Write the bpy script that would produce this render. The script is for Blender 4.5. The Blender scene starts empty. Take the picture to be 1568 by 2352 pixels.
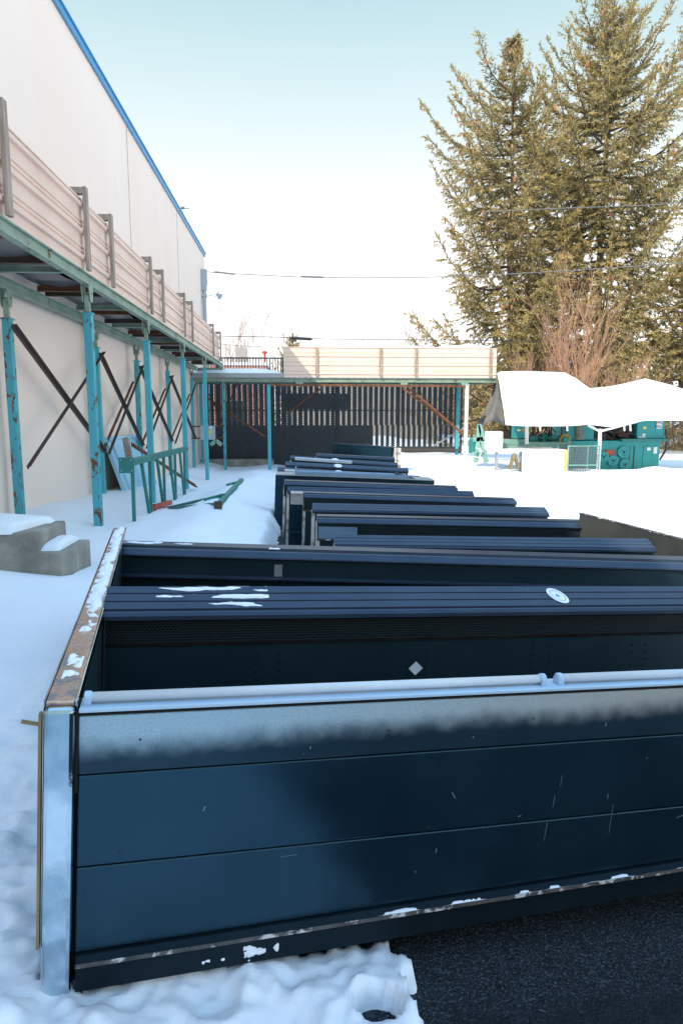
import bpy, bmesh, math, random
from mathutils import Vector, Matrix, noise
random.seed(7)
R = math.radians
scene = bpy.context.scene
COL = scene.collection

# ------------------------------------------------------------------ camera model
F, CX, CY, CAMH = 1568.0, 784.0, 1176.0, 1.6
PITCH = math.atan(226 / F)
YAW = R(-3.648)
O = Vector((0, 0, CAMH))
def ray(u, v):
    x, y, z = (u - CX) / F, 1.0, -(v - CY) / F
    c, s = math.cos(PITCH), math.sin(PITCH)
    y, z = c * y + s * z, -s * y + c * z
    c, s = math.cos(YAW), math.sin(YAW)
    return Vector((x * c - y * s, x * s + y * c, z))
def atx(u, v, X): r = ray(u, v); return O + r * (X / r.x)
def aty(u, v, Y): r = ray(u, v); return O + r * (Y / r.y)
def atsnow(u, v, off):
    z = .25
    for _ in range(12): p = atz(u, v, z); z = lerp(z, S(p.x, p.y) + off, .6)
    return atz(u, v, z)
def atz(u, v, Z): r = ray(u, v); return O + r * ((Z - CAMH) / r.z)

cam = bpy.data.cameras.new('camera'); co = bpy.data.objects.new('camera', cam); COL.objects.link(co)
cam.sensor_fit = 'VERTICAL'; cam.sensor_height = 36; cam.lens = 24; cam.clip_end = 2000; cam.clip_start = 0.05
co.location = O; co.rotation_euler = (math.pi / 2 - PITCH, 0, YAW)
scene.camera = co
scene.view_settings.view_transform = 'Standard'; scene.view_settings.look = 'None'
scene.view_settings.exposure = 0; scene.view_settings.gamma = 1
try:
    scene.cycles.max_bounces = 7; scene.cycles.use_denoising = True; scene.cycles.sample_clamp_indirect = 8
    scene.cycles.caustics_reflective = False; scene.cycles.caustics_refractive = False
except Exception: pass

# ------------------------------------------------------------------ light
TOSUN = Vector((-1, -1.15, 1.23)).normalized()
sun_el = math.asin(TOSUN.z)
sl = bpy.data.lights.new('sun', 'SUN'); so = bpy.data.objects.new('sun', sl); COL.objects.link(so)
sl.energy = 5.0; sl.angle = R(0.53); sl.color = (1.0, 0.86, 0.66)
so.rotation_euler = (-TOSUN).to_track_quat('-Z', 'Y').to_euler()
so.location = (-12, -14, 20)

w = bpy.data.worlds.new('World'); scene.world = w; w.use_nodes = True
nt = w.node_tree; nt.nodes.clear()
def wn(t, **k):
    n = nt.nodes.new(t)
    for a, b in k.items(): setattr(n, a, b)
    return n
sky = wn('ShaderNodeTexSky', sky_type='NISHITA', sun_disc=False, sun_elevation=sun_el,
         sun_rotation=math.atan2(TOSUN.x, TOSUN.y), air_density=1.0, dust_density=1.2, ozone_density=1.0)
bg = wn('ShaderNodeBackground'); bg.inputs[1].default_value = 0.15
tc = wn('ShaderNodeTexCoord'); sep = wn('ShaderNodeSeparateXYZ')
nt.links.new(tc.outputs['Generated'], sep.inputs[0])
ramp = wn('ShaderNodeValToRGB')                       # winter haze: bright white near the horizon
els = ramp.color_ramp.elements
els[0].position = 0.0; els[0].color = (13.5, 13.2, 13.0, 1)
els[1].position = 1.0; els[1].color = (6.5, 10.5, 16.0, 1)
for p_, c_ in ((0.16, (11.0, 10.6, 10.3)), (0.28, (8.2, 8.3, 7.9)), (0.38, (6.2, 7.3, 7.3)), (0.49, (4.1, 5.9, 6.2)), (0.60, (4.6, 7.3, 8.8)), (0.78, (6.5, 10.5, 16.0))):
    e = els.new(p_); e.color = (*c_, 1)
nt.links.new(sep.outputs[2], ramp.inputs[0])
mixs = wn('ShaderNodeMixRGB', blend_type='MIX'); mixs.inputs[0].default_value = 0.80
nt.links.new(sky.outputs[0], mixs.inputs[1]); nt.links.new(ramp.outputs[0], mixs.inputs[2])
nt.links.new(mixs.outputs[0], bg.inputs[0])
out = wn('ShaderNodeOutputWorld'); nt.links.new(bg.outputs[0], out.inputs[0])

# ------------------------------------------------------------------ materials
def mat(name, c1, c2=None, scale=4.0, rough=0.6, metal=0.0, bump=0.0, bscale=30.0, stretch=(1, 1, 1), wear=None,
        coords='pos', rough2=None, spec=0.5, tint=None, backlight=0.0, contrast=(0.35, 0.65)):
    m = bpy.data.materials.new(name); m.use_nodes = True
    t = m.node_tree; N = t.nodes; L = t.links; b = N['Principled BSDF']
    if coords == 'pos': src = N.new('ShaderNodeNewGeometry').outputs['Position']
    else: src = N.new('ShaderNodeTexCoord').outputs['Object']
    mp = N.new('ShaderNodeMapping'); mp.inputs['Scale'].default_value = stretch; L.new(src, mp.inputs[0]); src = mp.outputs[0]
    nz = N.new('ShaderNodeTexNoise'); nz.inputs['Scale'].default_value = scale; nz.inputs['Detail'].default_value = 6; L.new(src, nz.inputs[0])
    mr = N.new('ShaderNodeMapRange'); mr.inputs[1].default_value = contrast[0]; mr.inputs[2].default_value = contrast[1]; L.new(nz.outputs[0], mr.inputs[0])
    mx = N.new('ShaderNodeMixRGB'); L.new(mr.outputs[0], mx.inputs[0])
    c2 = c2 or tuple(v * 0.8 for v in c1)
    mx.inputs[1].default_value = (*c1, 1); mx.inputs[2].default_value = (*c2, 1)
    col = mx.outputs[0]; rg = None
    if wear:
        wc, ws, wt, ww, wr = wear                       # colour, scale, threshold, softness, roughness
        n2 = N.new('ShaderNodeTexNoise'); n2.inputs['Scale'].default_value = ws; n2.inputs['Detail'].default_value = 9; n2.inputs['Roughness'].default_value = 0.65; L.new(src, n2.inputs[0])
        m2 = N.new('ShaderNodeMapRange'); m2.inputs[1].default_value = wt; m2.inputs[2].default_value = wt + ww; L.new(n2.outputs[0], m2.inputs[0])
        x2 = N.new('ShaderNodeMixRGB'); L.new(m2.outputs[0], x2.inputs[0]); L.new(col, x2.inputs[1]); x2.inputs[2].default_value = (*wc, 1)
        col = x2.outputs[0]
        m3 = N.new('ShaderNodeMapRange'); L.new(m2.outputs[0], m3.inputs[0]); m3.inputs[3].default_value = rough; m3.inputs[4].default_value = wr; rg = m3.outputs[0]
    L.new(col, b.inputs['Base Color'])
    b.inputs['Metallic'].default_value = metal; b.inputs['Roughness'].default_value = rough
    try: b.inputs['Specular IOR Level'].default_value = spec
    except Exception: pass
    if tint: b.inputs['Specular Tint'].default_value = (*tint, 1)
    if rg: L.new(rg, b.inputs['Roughness'])
    elif rough2 is not None:
        m3 = N.new('ShaderNodeMapRange'); L.new(mr.outputs[0], m3.inputs[0]); m3.inputs[3].default_value = rough; m3.inputs[4].default_value = rough2; L.new(m3.outputs[0], b.inputs['Roughness'])
    if bump:
        n3 = N.new('ShaderNodeTexNoise'); n3.inputs['Scale'].default_value = bscale; n3.inputs['Detail'].default_value = 5; L.new(src, n3.inputs[0])
        bp = N.new('ShaderNodeBump'); bp.inputs['Strength'].default_value = bump; bp.inputs['Distance'].default_value = 0.02; L.new(n3.outputs[0], bp.inputs['Height']); L.new(bp.outputs[0], b.inputs['Normal'])
    if backlight:
        o_ = N['Material Output']; tr = N.new('ShaderNodeBsdfTranslucent'); L.new(col, tr.inputs[0]); ms = N.new('ShaderNodeMixShader'); ms.inputs[0].default_value = backlight
        L.new(b.outputs[0], ms.inputs[1]); L.new(tr.outputs[0], ms.inputs[2]); L.new(ms.outputs[0], o_.inputs[0])
    return m

M = {}
M['snow'] = mat('snow', (.86, .90, .95), (.80, .86, .93), 1.5, .65, bump=.35, bscale=14)
M['asphalt'] = mat('asphalt', (.007, .013, .021), (.013, .021, .031), 30, .75, bump=1.0, bscale=110, spec=.25)
M['wall'] = mat('painted_concrete', (.94, .785, .68), (.91, .745, .635), .5, .8, bump=.06, bscale=60, stretch=(1, 1, .35), wear=((.80, .66, .55), 1.1, .60, .3, .85))
M['joint'] = mat('joint_sealant', (.66, .56, .48), None, 3, .8)
M['blue'] = mat('blue_flashing', (.06, .28, .52), (.07, .31, .56), 1, .4)
M['siding'] = mat('beige_siding', (.84, .62, .51), (.74, .54, .44), 1.2, .42, bump=.03, bscale=20)
M['siding_pale'] = mat('pale_siding', (.86, .68, .56), (.82, .64, .53), 1.2, .5, bump=.03, bscale=20)
M['wood'] = mat('grey_wood', (.44, .36, .30), (.28, .225, .18), 5, .85, stretch=(6, 6, .6), bump=.3, bscale=30)
M['tan_wood'] = mat('tan_wood', (.26, .20, .10), (.15, .115, .06), 5, .85, stretch=(6, 6, .6), bump=.3, bscale=30)
M['green'] = mat('green_steel', (.29, .38, .30), (.19, .27, .21), 3, .6, wear=((.13, .06, .035), 5, .60, .08, .9), bump=.1)
M['teal'] = mat('turquoise_paint', (.065, .40, .47), (.05, .33, .40), 2, .5, stretch=(1, 1, .5), wear=((.14, .06, .03), 15, .56, .03, .9), bump=.15)
M['teal_clean'] = mat('turquoise_paint_clean', (.07, .44, .51), (.055, .37, .45), 2, .5, stretch=(1, 1, 1.3), wear=((.12, .06, .03), 12, .66, .04, .9), bump=.08)
M['rust'] = mat('rusty_steel', (.23, .085, .04), (.10, .045, .025), 6, .85, bump=.25, bscale=60)
M['darksteel'] = mat('dark_steel', (.045, .04, .036), (.09, .05, .035), 4, .7, bump=.2, bscale=60)
M['deck'] = mat('deck_sheet', (.16, .17, .185), (.08, .085, .095), 1.3, .4, bump=.25, bscale=2.5)
M['deckdark'] = mat('deck_dark', (.018, .026, .03), None, 2, .7)
M['rail'] = mat('black_rail', (.022, .034, .060), (.030, .045, .075), 5, .38, tint=(.5, .75, 1), spec=.45, coords='obj', rough2=.5, wear=((.35, .38, .42), 30, .73, .03, .9))
M['panel'] = mat('black_panel', (.004, .012, .021), (.006, .017, .028), 3, .20, coords='obj', rough2=.30, spec=.85, tint=(.30, .72, 1), bump=.015, bscale=300)
M['kick'] = mat('kick_black', (.004, .009, .014), (.007, .014, .020), 4, .5, coords='obj', spec=.18, tint=(.5, .8, 1), wear=((.10, .12, .13), 30, .72, .05, .8))
M['inner'] = mat('inner_panel', (.008, .022, .032), (.012, .029, .041), 2.5, .42, coords='obj', rough2=.55, spec=.5, tint=(.5, .8, 1), wear=((.10, .14, .16), 40, .74, .03, .8))
M['worn'] = mat('worn_edge', (.03, .035, .04), (.10, .09, .085), 18, .6, coords='obj', wear=((.55, .55, .56), 16, .54, .06, .9))
M['foam'] = mat('foam_edge', (.62, .60, .57), (.26, .22, .19), 9, .9, contrast=(.45, .6))
M['chrome'] = mat('polished_steel', (.62, .72, .78), (.17, .30, .37), 3.0, .07, 1.0, coords='obj', bump=.16, bscale=4.5, contrast=(.42, .62), wear=((.42, .46, .44), 8, .60, .12, .35))  # dark mottling paints varied reflections into the steel colour
M['copper'] = mat('coppery_cap', (.72, .50, .38), (.62, .42, .32), 4, .3, .85, coords='obj', bump=.15, wear=((.30, .27, .25), 14, .50, .12, .65))
M['tube'] = mat('white_tube', (.62, .68, .72), (.55, .62, .67), 3, .28, coords='obj')
M['alu'] = mat('white_channel', (.42, .58, .72), (.38, .52, .66), 3, .35, coords='obj')
M['galv'] = mat('galvanized', (.42, .45, .47), (.30, .34, .37), 25, .45, .5, wear=((.14, .10, .08), 20, .66, .03, .9))
M['galvblue'] = mat('galvanized_channel', (.22, .36, .52), (.19, .32, .47), 8, .4, .3)
M['concrete'] = mat('concrete', (.36, .34, .29), (.20, .195, .17), 4, .9, bump=.5, bscale=25)
M['wire'] = mat('fence_wire', (.15, .18, .20), (.11, .14, .16), 3, .5, .3)
M['slat'] = mat('dark_slat', (.012, .018, .022), (.02, .028, .034), 3, .6)
M['brick'] = None
M['machine'] = mat('machine_teal', (.015, .27, .27), (.017, .31, .31), 3, .45, wear=((.02, .05, .05), 5, .66, .05, .8))
M['mint'] = mat('mint_steel', (.22, .42, .36), (.17, .34, .30), 3, .5)
M['black'] = mat('black_iron', (.012, .012, .013), (.03, .028, .026), 8, .5)
M['red'] = mat('orange_red_paint', (.45, .07, .03), (.36, .05, .025), 5, .5, wear=((.10, .04, .03), 9, .66, .05, .9))
M['yellow'] = mat('yellow_plastic', (.62, .30, .01), None, 5, .5)
M['brightyellow'] = mat('yellow_label', (.78, .66, .16), None, 5, .5)
M['white'] = mat('white_paint', (.78, .78, .76), (.70, .69, .66), 3, .5)
M['tarp'] = mat('white_tarp', (.84, .84, .83), (.78, .78, .77), 1, .55, bump=.1, bscale=4)
M['tarpgrey'] = mat('grey_tarp', (.20, .20, .195), (.15, .15, .145), 2, .6, bump=.2, bscale=5)
M['box'] = mat('grey_box', (.38, .45, .50), (.34, .41, .46), 3, .5)
M['skyblue'] = mat('pale_blue_panel', (.34, .62, .78), (.40, .68, .82), 1.5, .3, rough2=.5)
M['trestle'] = mat('dark_teal_paint', (.015, .17, .15), (.02, .21, .18), 4, .5, wear=((.07, .05, .035), 10, .70, .05, .9))
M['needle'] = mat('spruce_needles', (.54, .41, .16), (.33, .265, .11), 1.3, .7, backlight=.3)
M['needle_shade'] = mat('spruce_needles_shaded', (.28, .225, .095), (.13, .115, .055), 1.1, .7, backlight=.15)  # darker needle copy, paints the shade inside the crown
M['bark'] = mat('bark', (.16, .11, .075), (.09, .065, .05), 6, .9)
M['cone'] = mat('spruce_cone', (.42, .20, .085), (.30, .13, .06), 6, .8)
M['twig'] = mat('reddish_twigs', (.52, .31, .20), (.38, .20, .13), 2, .8)
M['twiggrey'] = mat('grey_twigs', (.42, .33, .29), None, 2, .8)
M['cable'] = mat('black_cable', (.03, .035, .04), None, 3, .6)
M['paleline'] = mat('grey_cable', (.19, .20, .21), None, 3, .6)
M['sticker'] = mat('white_sticker', (.82, .86, .92), (.74, .79, .86), 20, .4, coords='obj')
M['stickerblue'] = mat('blue_print', (.10, .33, .48), None, 5, .4)
M['grime'] = mat('grey_print', (.30, .36, .45), None, 5, .4)
M['palehouse'] = mat('pale_plaster', (.36, .33, .30), None, 1, .8)
M['roofsnow'] = M['snow']
M['scratch'] = mat('scratch', (.16, .25, .30), None, 5, .6)
M['sheet'] = mat('dull_sheet', (.060, .066, .066), (.035, .042, .046), 2.5, .5, wear=((.2, .2, .2), 20, .7, .03, .9))
M['hole'] = mat('hole_black', (.002, .002, .003), None, 3, .9)

def frost_panel():
    m = mat('frosted_panel', (.006, .018, .030), (.009, .024, .038), 3, .30, tint=(.45, .78, 1), coords='obj', bump=.02, bscale=300)
    t = m.node_tree; N = t.nodes; L = t.links; b = N['Principled BSDF']
    tc = N.new('ShaderNodeTexCoord'); sp = N.new('ShaderNodeSeparateXYZ'); L.new(tc.outputs['Object'], sp.inputs[0])
    nz = N.new('ShaderNodeTexNoise'); nz.inputs['Scale'].default_value = 16; nz.inputs['Detail'].default_value = 8; L.new(tc.outputs['Object'], nz.inputs[0])
    nl = N.new('ShaderNodeTexNoise'); nl.inputs['Scale'].default_value = 2.2; nl.inputs['Detail'].default_value = 2; L.new(tc.outputs['Object'], nl.inputs[0])
    def ma(op, a, b_):
        n = N.new('ShaderNodeMath'); n.operation = op
        for i, v in enumerate((a, b_)):
            if isinstance(v, (int, float)): n.inputs[i].default_value = v
            else: L.new(v, n.inputs[i])
        return n.outputs[0]
    h = ma('ADD', sp.outputs[2], ma('MULTIPLY', ma('SUBTRACT', nz.outputs[0], .5), .055))
    h = ma('ADD', h, ma('MULTIPLY', ma('SUBTRACT', nl.outputs[0], .5), .05))
    h = ma('SUBTRACT', h, ma('MULTIPLY', sp.outputs[0], .020))
    fx = N.new('ShaderNodeMapRange'); fx.inputs[1].default_value = .4; fx.inputs[2].default_value = 1.7; L.new(sp.outputs[0], fx.inputs[0])
    fc = N.new('ShaderNodeMixRGB'); L.new(fx.outputs[0], fc.inputs[0]); fc.inputs[1].default_value = (.36, .52, .62, 1); fc.inputs[2].default_value = (.42, .43, .41, 1)  # warm reflection painted into the frost colour toward the right
    mr = N.new('ShaderNodeMapRange'); mr.interpolation_type = 'SMOOTHSTEP'; mr.inputs[1].default_value = .650; mr.inputs[2].default_value = .735; L.new(h, mr.inputs[0])
    nf = N.new('ShaderNodeTexNoise'); nf.inputs['Scale'].default_value = 160; nf.inputs['Detail'].default_value = 3; L.new(tc.outputs['Object'], nf.inputs[0])
    k = ma('MULTIPLY', mr.outputs[0], ma('ADD', ma('MULTIPLY', nf.outputs[0], .5), .55))
    old = b.inputs['Base Color'].links[0].from_socket
    mx = N.new('ShaderNodeMixRGB'); L.new(k, mx.inputs[0]); L.new(old, mx.inputs[1]); L.new(fc.outputs[0], mx.inputs[2])
    L.new(mx.outputs[0], b.inputs['Base Color'])
    r2 = N.new('ShaderNodeMapRange'); L.new(k, r2.inputs[0]); r2.inputs[3].default_value = .34; r2.inputs[4].default_value = .75; L.new(r2.outputs[0], b.inputs['Roughness'])
    return m
M['frost'] = frost_panel()
def frost_asphalt(m):
    t = m.node_tree; N = t.nodes; L = t.links; b = N['Principled BSDF']; pos = N.new('ShaderNodeNewGeometry').outputs['Position']
    def ma(op, a, b_, c_=None):
        n = N.new('ShaderNodeMath'); n.operation = op
        for i, v in enumerate((a, b_)):
            if isinstance(v, (int, float)): n.inputs[i].default_value = v
            else: L.new(v, n.inputs[i])
        return n.outputs[0]
    dt = N.new('ShaderNodeVectorMath'); dt.operation = 'DOT_PRODUCT'; L.new(pos, dt.inputs[0]); dt.inputs[1].default_value = (-.197, .980, 0)
    big = N.new('ShaderNodeTexNoise'); big.inputs['Scale'].default_value = 3.5; big.inputs['Detail'].default_value = 5; L.new(pos, big.inputs[0])
    fine = N.new('ShaderNodeTexNoise'); fine.inputs['Scale'].default_value = 130; fine.inputs['Detail'].default_value = 6; fine.inputs['Roughness'].default_value = .75; L.new(pos, fine.inputs[0])
    d = ma('ADD', dt.outputs['Value'], ma('MULTIPLY', ma('SUBTRACT', big.outputs[0], .5), .5))
    r1 = N.new('ShaderNodeMapRange'); r1.interpolation_type = 'SMOOTHSTEP'; r1.inputs[1].default_value = 1.30; r1.inputs[2].default_value = 1.62; L.new(d, r1.inputs[0])
    th = ma('ADD', fine.outputs[0], ma('MULTIPLY', r1.outputs[0], .15))
    r2 = N.new('ShaderNodeMapRange'); r2.inputs[1].default_value = .66; r2.inputs[2].default_value = .80; L.new(th, r2.inputs[0])
    mx = N.new('ShaderNodeMixRGB'); L.new(ma('MULTIPLY', r2.outputs[0], .5), mx.inputs[0]); L.new(b.inputs['Base Color'].links[0].from_socket, mx.inputs[1]); mx.inputs[2].default_value = (.24, .30, .36, 1); L.new(mx.outputs[0], b.inputs['Base Color'])
frost_asphalt(M['asphalt'])

def brickish(name, c1, c2, mortar, scale, msize, coords, swap=True, bw=.5, rh=.25, rough=.8):
    m = bpy.data.materials.new(name); m.use_nodes = True
    t = m.node_tree; N = t.nodes; L = t.links; b = N['Principled BSDF']
    src = N.new('ShaderNodeNewGeometry').outputs['Position'] if coords == 'pos' else N.new('ShaderNodeTexCoord').outputs['Object']
    if swap:
        s = N.new('ShaderNodeSeparateXYZ'); c = N.new('ShaderNodeCombineXYZ'); L.new(src, s.inputs[0]); L.new(s.outputs[0], c.inputs[0]); L.new(s.outputs[2], c.inputs[1]); src = c.outputs[0]
    bt = N.new('ShaderNodeTexBrick'); L.new(src, bt.inputs[0])
    bt.inputs['Color1'].default_value = (*c1, 1); bt.inputs['Color2'].default_value = (*c2, 1); bt.inputs['Mortar'].default_value = (*mortar, 1)
    bt.inputs['Scale'].default_value = scale; bt.inputs['Mortar Size'].default_value = msize; bt.inputs['Brick Width'].default_value = bw; bt.inputs['Row Height'].default_value = rh
    L.new(bt.outputs[0], b.inputs['Base Color']); b.inputs['Roughness'].default_value = rough
    bp = N.new('ShaderNodeBump'); bp.inputs['Strength'].default_value = .5; bp.inputs['Distance'].default_value = .01; bp.invert = True; L.new(bt.outputs[1], bp.inputs['Height']); L.new(bp.outputs[0], b.inputs['Normal'])
    b.inputs['Specular IOR Level'].default_value = .2
    return m
M['brick'] = brickish('red_brick', (.46, .17, .13), (.36, .14, .10), (.62, .54, .48), 2.2, .03, 'pos')
M['comb'] = brickish('honeycomb', (.003, .005, .007), (.005, .008, .011), (.022, .045, .055), 32, .05, 'obj', bw=.5, rh=.36, rough=.5)

# ------------------------------------------------------------------ mesh helper
class MB:
    def __init__(s): s.v = []; s.f = []; s.mi = []; s.cur = 0
    def add(s, vs, fs):
        n = len(s.v); s.v += [tuple(v) for v in vs]; s.f += [tuple(n + i for i in f) for f in fs]; s.mi += [s.cur] * len(fs); return s
    def box(s, x0, x1, y0, y1, z0, z1):
        return s.add([(x0, y0, z0), (x1, y0, z0), (x1, y1, z0), (x0, y1, z0), (x0, y0, z1), (x1, y0, z1), (x1, y1, z1), (x0, y1, z1)],
                     [(0, 3, 2, 1), (4, 5, 6, 7), (0, 1, 5, 4), (1, 2, 6, 5), (2, 3, 7, 6), (3, 0, 4, 7)])
    def bar(s, p, q, w, h=None, up=(0, 0, 1)):
        p, q = Vector(p), Vector(q); h = h or w; d = (q - p).normalized(); up = Vector(up)
        if abs(d.dot(up)) > .97: up = Vector((0, 1, 0))
        x = d.cross(up).normalized(); y = x.cross(d)
        vs = [e + x * (a * w / 2) + y * (b * h / 2) for e in (p, q) for a, b in ((-1, -1), (1, -1), (1, 1), (-1, 1))]
        return s.add(vs, [(0, 1, 2, 3), (7, 6, 5, 4), (0, 4, 5, 1), (1, 5, 6, 2), (2, 6, 7, 3), (3, 7, 4, 0)])
    def angle(s, p, q, w, t=.012, up=(0, 0, 1), flip=1):              # L-section bar
        p, q = Vector(p), Vector(q); d = (q - p).normalized(); up = Vector(up)
        if abs(d.dot(up)) > .97: up = Vector((0, 1, 0))
        x = d.cross(up).normalized() * flip; y = x.cross(d) * flip
        pr = [(0, 0), (w, 0), (w, t), (t, t), (t, w), (0, w)]
        vs = [e + x * (a - w / 2) + y * (b - w / 2) for e in (p, q) for a, b in pr]
        n = 6
        return s.add(vs, [tuple(range(n))[::-1], tuple(range(n, 2 * n))] + [(i, (i + 1) % n, n + (i + 1) % n, n + i) for i in range(n)])
    def tube(s, pts, r, n=6, cap=True):
        pts = [Vector(p) for p in pts]; rs = r if isinstance(r, (list, tuple)) else [r] * len(pts)
        vs = []; fs = []; prev = None
        for i, p in enumerate(pts):
            d = (pts[min(i + 1, len(pts) - 1)] - pts[max(i - 1, 0)]).normalized()
            if prev is None:
                x = d.cross(Vector((0, 0, 1)))
                if x.length < .1: x = d.cross(Vector((0, 1, 0)))
            else: x = prev - d * prev.dot(d)
            x.normalize(); prev = x; y = d.cross(x)
            for k in range(n):
                a = 2 * math.pi * k / n; vs.append(p + (x * math.cos(a) + y * math.sin(a)) * rs[i])
        for i in range(len(pts) - 1):
            for k in range(n):
                a, b = i * n + k, i * n + (k + 1) % n; fs.append((a, b, b + n, a + n))
        if cap: fs.append(tuple(range(n))[::-1]); fs.append(tuple(range((len(pts) - 1) * n, len(pts) * n)))
        return s.add(vs, fs)
    def prism(s, prof, o, ex, ey, d):                                   # polygon (list of 2D) in axes ex, ey from o, swept along d
        o, ex, ey, d = Vector(o), Vector(ex), Vector(ey), Vector(d); n = len(prof)
        vs = [o + ex * a + ey * b for a, b in prof] + [o + ex * a + ey * b + d for a, b in prof]
        return s.add(vs, [tuple(range(n))[::-1], tuple(range(n, 2 * n))] + [(i, (i + 1) % n, n + (i + 1) % n, n + i) for i in range(n)])
    def strip(s, prof, o, ex, ey, d):                                   # open profile swept along d
        o, ex, ey, d = Vector(o), Vector(ex), Vector(ey), Vector(d); n = len(prof)
        vs = [o + ex * a + ey * b for a, b in prof] + [o + ex * a + ey * b + d for a, b in prof]
        return s.add(vs, [(i, i + 1, n + i + 1, n + i) for i in range(n - 1)])
    def lathe(s, o, ax, prof, n=16):
        o, ax = Vector(o), Vector(ax).normalized(); x = ax.orthogonal().normalized(); y = ax.cross(x); vs = []; fs = []
        for h, r in prof:
            for k in range(n):
                a = 2 * math.pi * k / n; vs.append(o + ax * h + (x * math.cos(a) + y * math.sin(a)) * r)
        for i in range(len(prof) - 1):
            for k in range(n):
                a, b = i * n + k, i * n + (k + 1) % n; fs.append((a, b, b + n, a + n))
        fs.append(tuple(range(n))[::-1]); fs.append(tuple(range((len(prof) - 1) * n, len(prof) * n)))
        return s.add(vs, fs)
    def grid(s, rows):
        n = len(rows[0]); vs = [v for r in rows for v in r]
        return s.add(vs, [(i * n + j, i * n + j + 1, (i + 1) * n + j + 1, (i + 1) * n + j) for i in range(len(rows) - 1) for j in range(n - 1)])
    def build(s, name, m, parent=None, smooth=False, bevel=0, local=False, sub=0, solid=0, angle=35):
        off = Vector((0, 0, 0))
        if parent is not None and not local:
            q = parent
            while q is not None: off += q.location; q = q.parent
        me = bpy.data.meshes.new(name)
        me.from_pydata([(v[0] - off.x, v[1] - off.y, v[2] - off.z) for v in s.v], [], s.f); me.update()
        ms = m if isinstance(m, (list, tuple)) else [m]
        for q in ms: me.materials.append(q)
        if len(ms) > 1: me.polygons.foreach_set('material_index', s.mi)
        bm = bmesh.new(); bm.from_mesh(me)
        if len(bm.faces) < 40000 and name != 'crown': bmesh.ops.recalc_face_normals(bm, faces=bm.faces)
        bm.to_mesh(me); bm.free()
        if smooth: me.polygons.foreach_set('use_smooth', [True] * len(me.polygons))
        o = bpy.data.objects.new(name, me); COL.objects.link(o)
        if parent is not None: o.parent = parent
        if solid:
            k = o.modifiers.new('solid', 'SOLIDIFY'); k.thickness = solid; k.offset = 0
        if bevel:
            k = o.modifiers.new('bevel', 'BEVEL'); k.width = bevel; k.segments = 2; k.limit_method = 'ANGLE'; k.angle_limit = R(angle)
        if sub:
            k = o.modifiers.new('sub', 'SUBSURF'); k.levels = sub; k.render_levels = sub
        return o
def tag(o, label=None, cat=None, group=None, kind=None):
    if label: o['label'] = label
    if cat: o['category'] = cat
    if group: o['group'] = group
    if kind: o['kind'] = kind
    return o
def thing(name, loc, label, cat, group=None):
    o = bpy.data.objects.new(name, None); COL.objects.link(o); o.location = Vector(loc); o.empty_display_size = .1
    return tag(o, label, cat, group)
def sm(t): t = max(0., min(1., t)); return t * t * (3 - 2 * t)
def lerp(a, b, t): return a + (b - a) * t
def interp(x, pts):
    if x <= pts[0][0]: return pts[0][1]
    for (a, b), (c, d) in zip(pts, pts[1:]):
        if x <= c: return lerp(b, d, sm((x - a) / (c - a)))
    return pts[-1][1]
def nz(x, y, z=0., s=1.): return noise.noise(Vector((x * s, y * s, z)))
def fbm(x, y, s=1., o=4, z=0.): return noise.fractal(Vector((x * s, y * s, z)), 1.0, 2.0, o)

# ------------------------------------------------------------------ case frames
cl = ray(6500, 1345).normalized(); cs = ray(330, 966); cs = (cs - cl * cs.dot(cl)).normalized()
cu = cl.cross(cs).normalized()
P0 = atz(163, 2290, 0.05)
FR = Matrix((cl, cs, cu)).transposed().to_4x4(); FR.translation = P0
FRI = FR.inverted()

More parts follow.
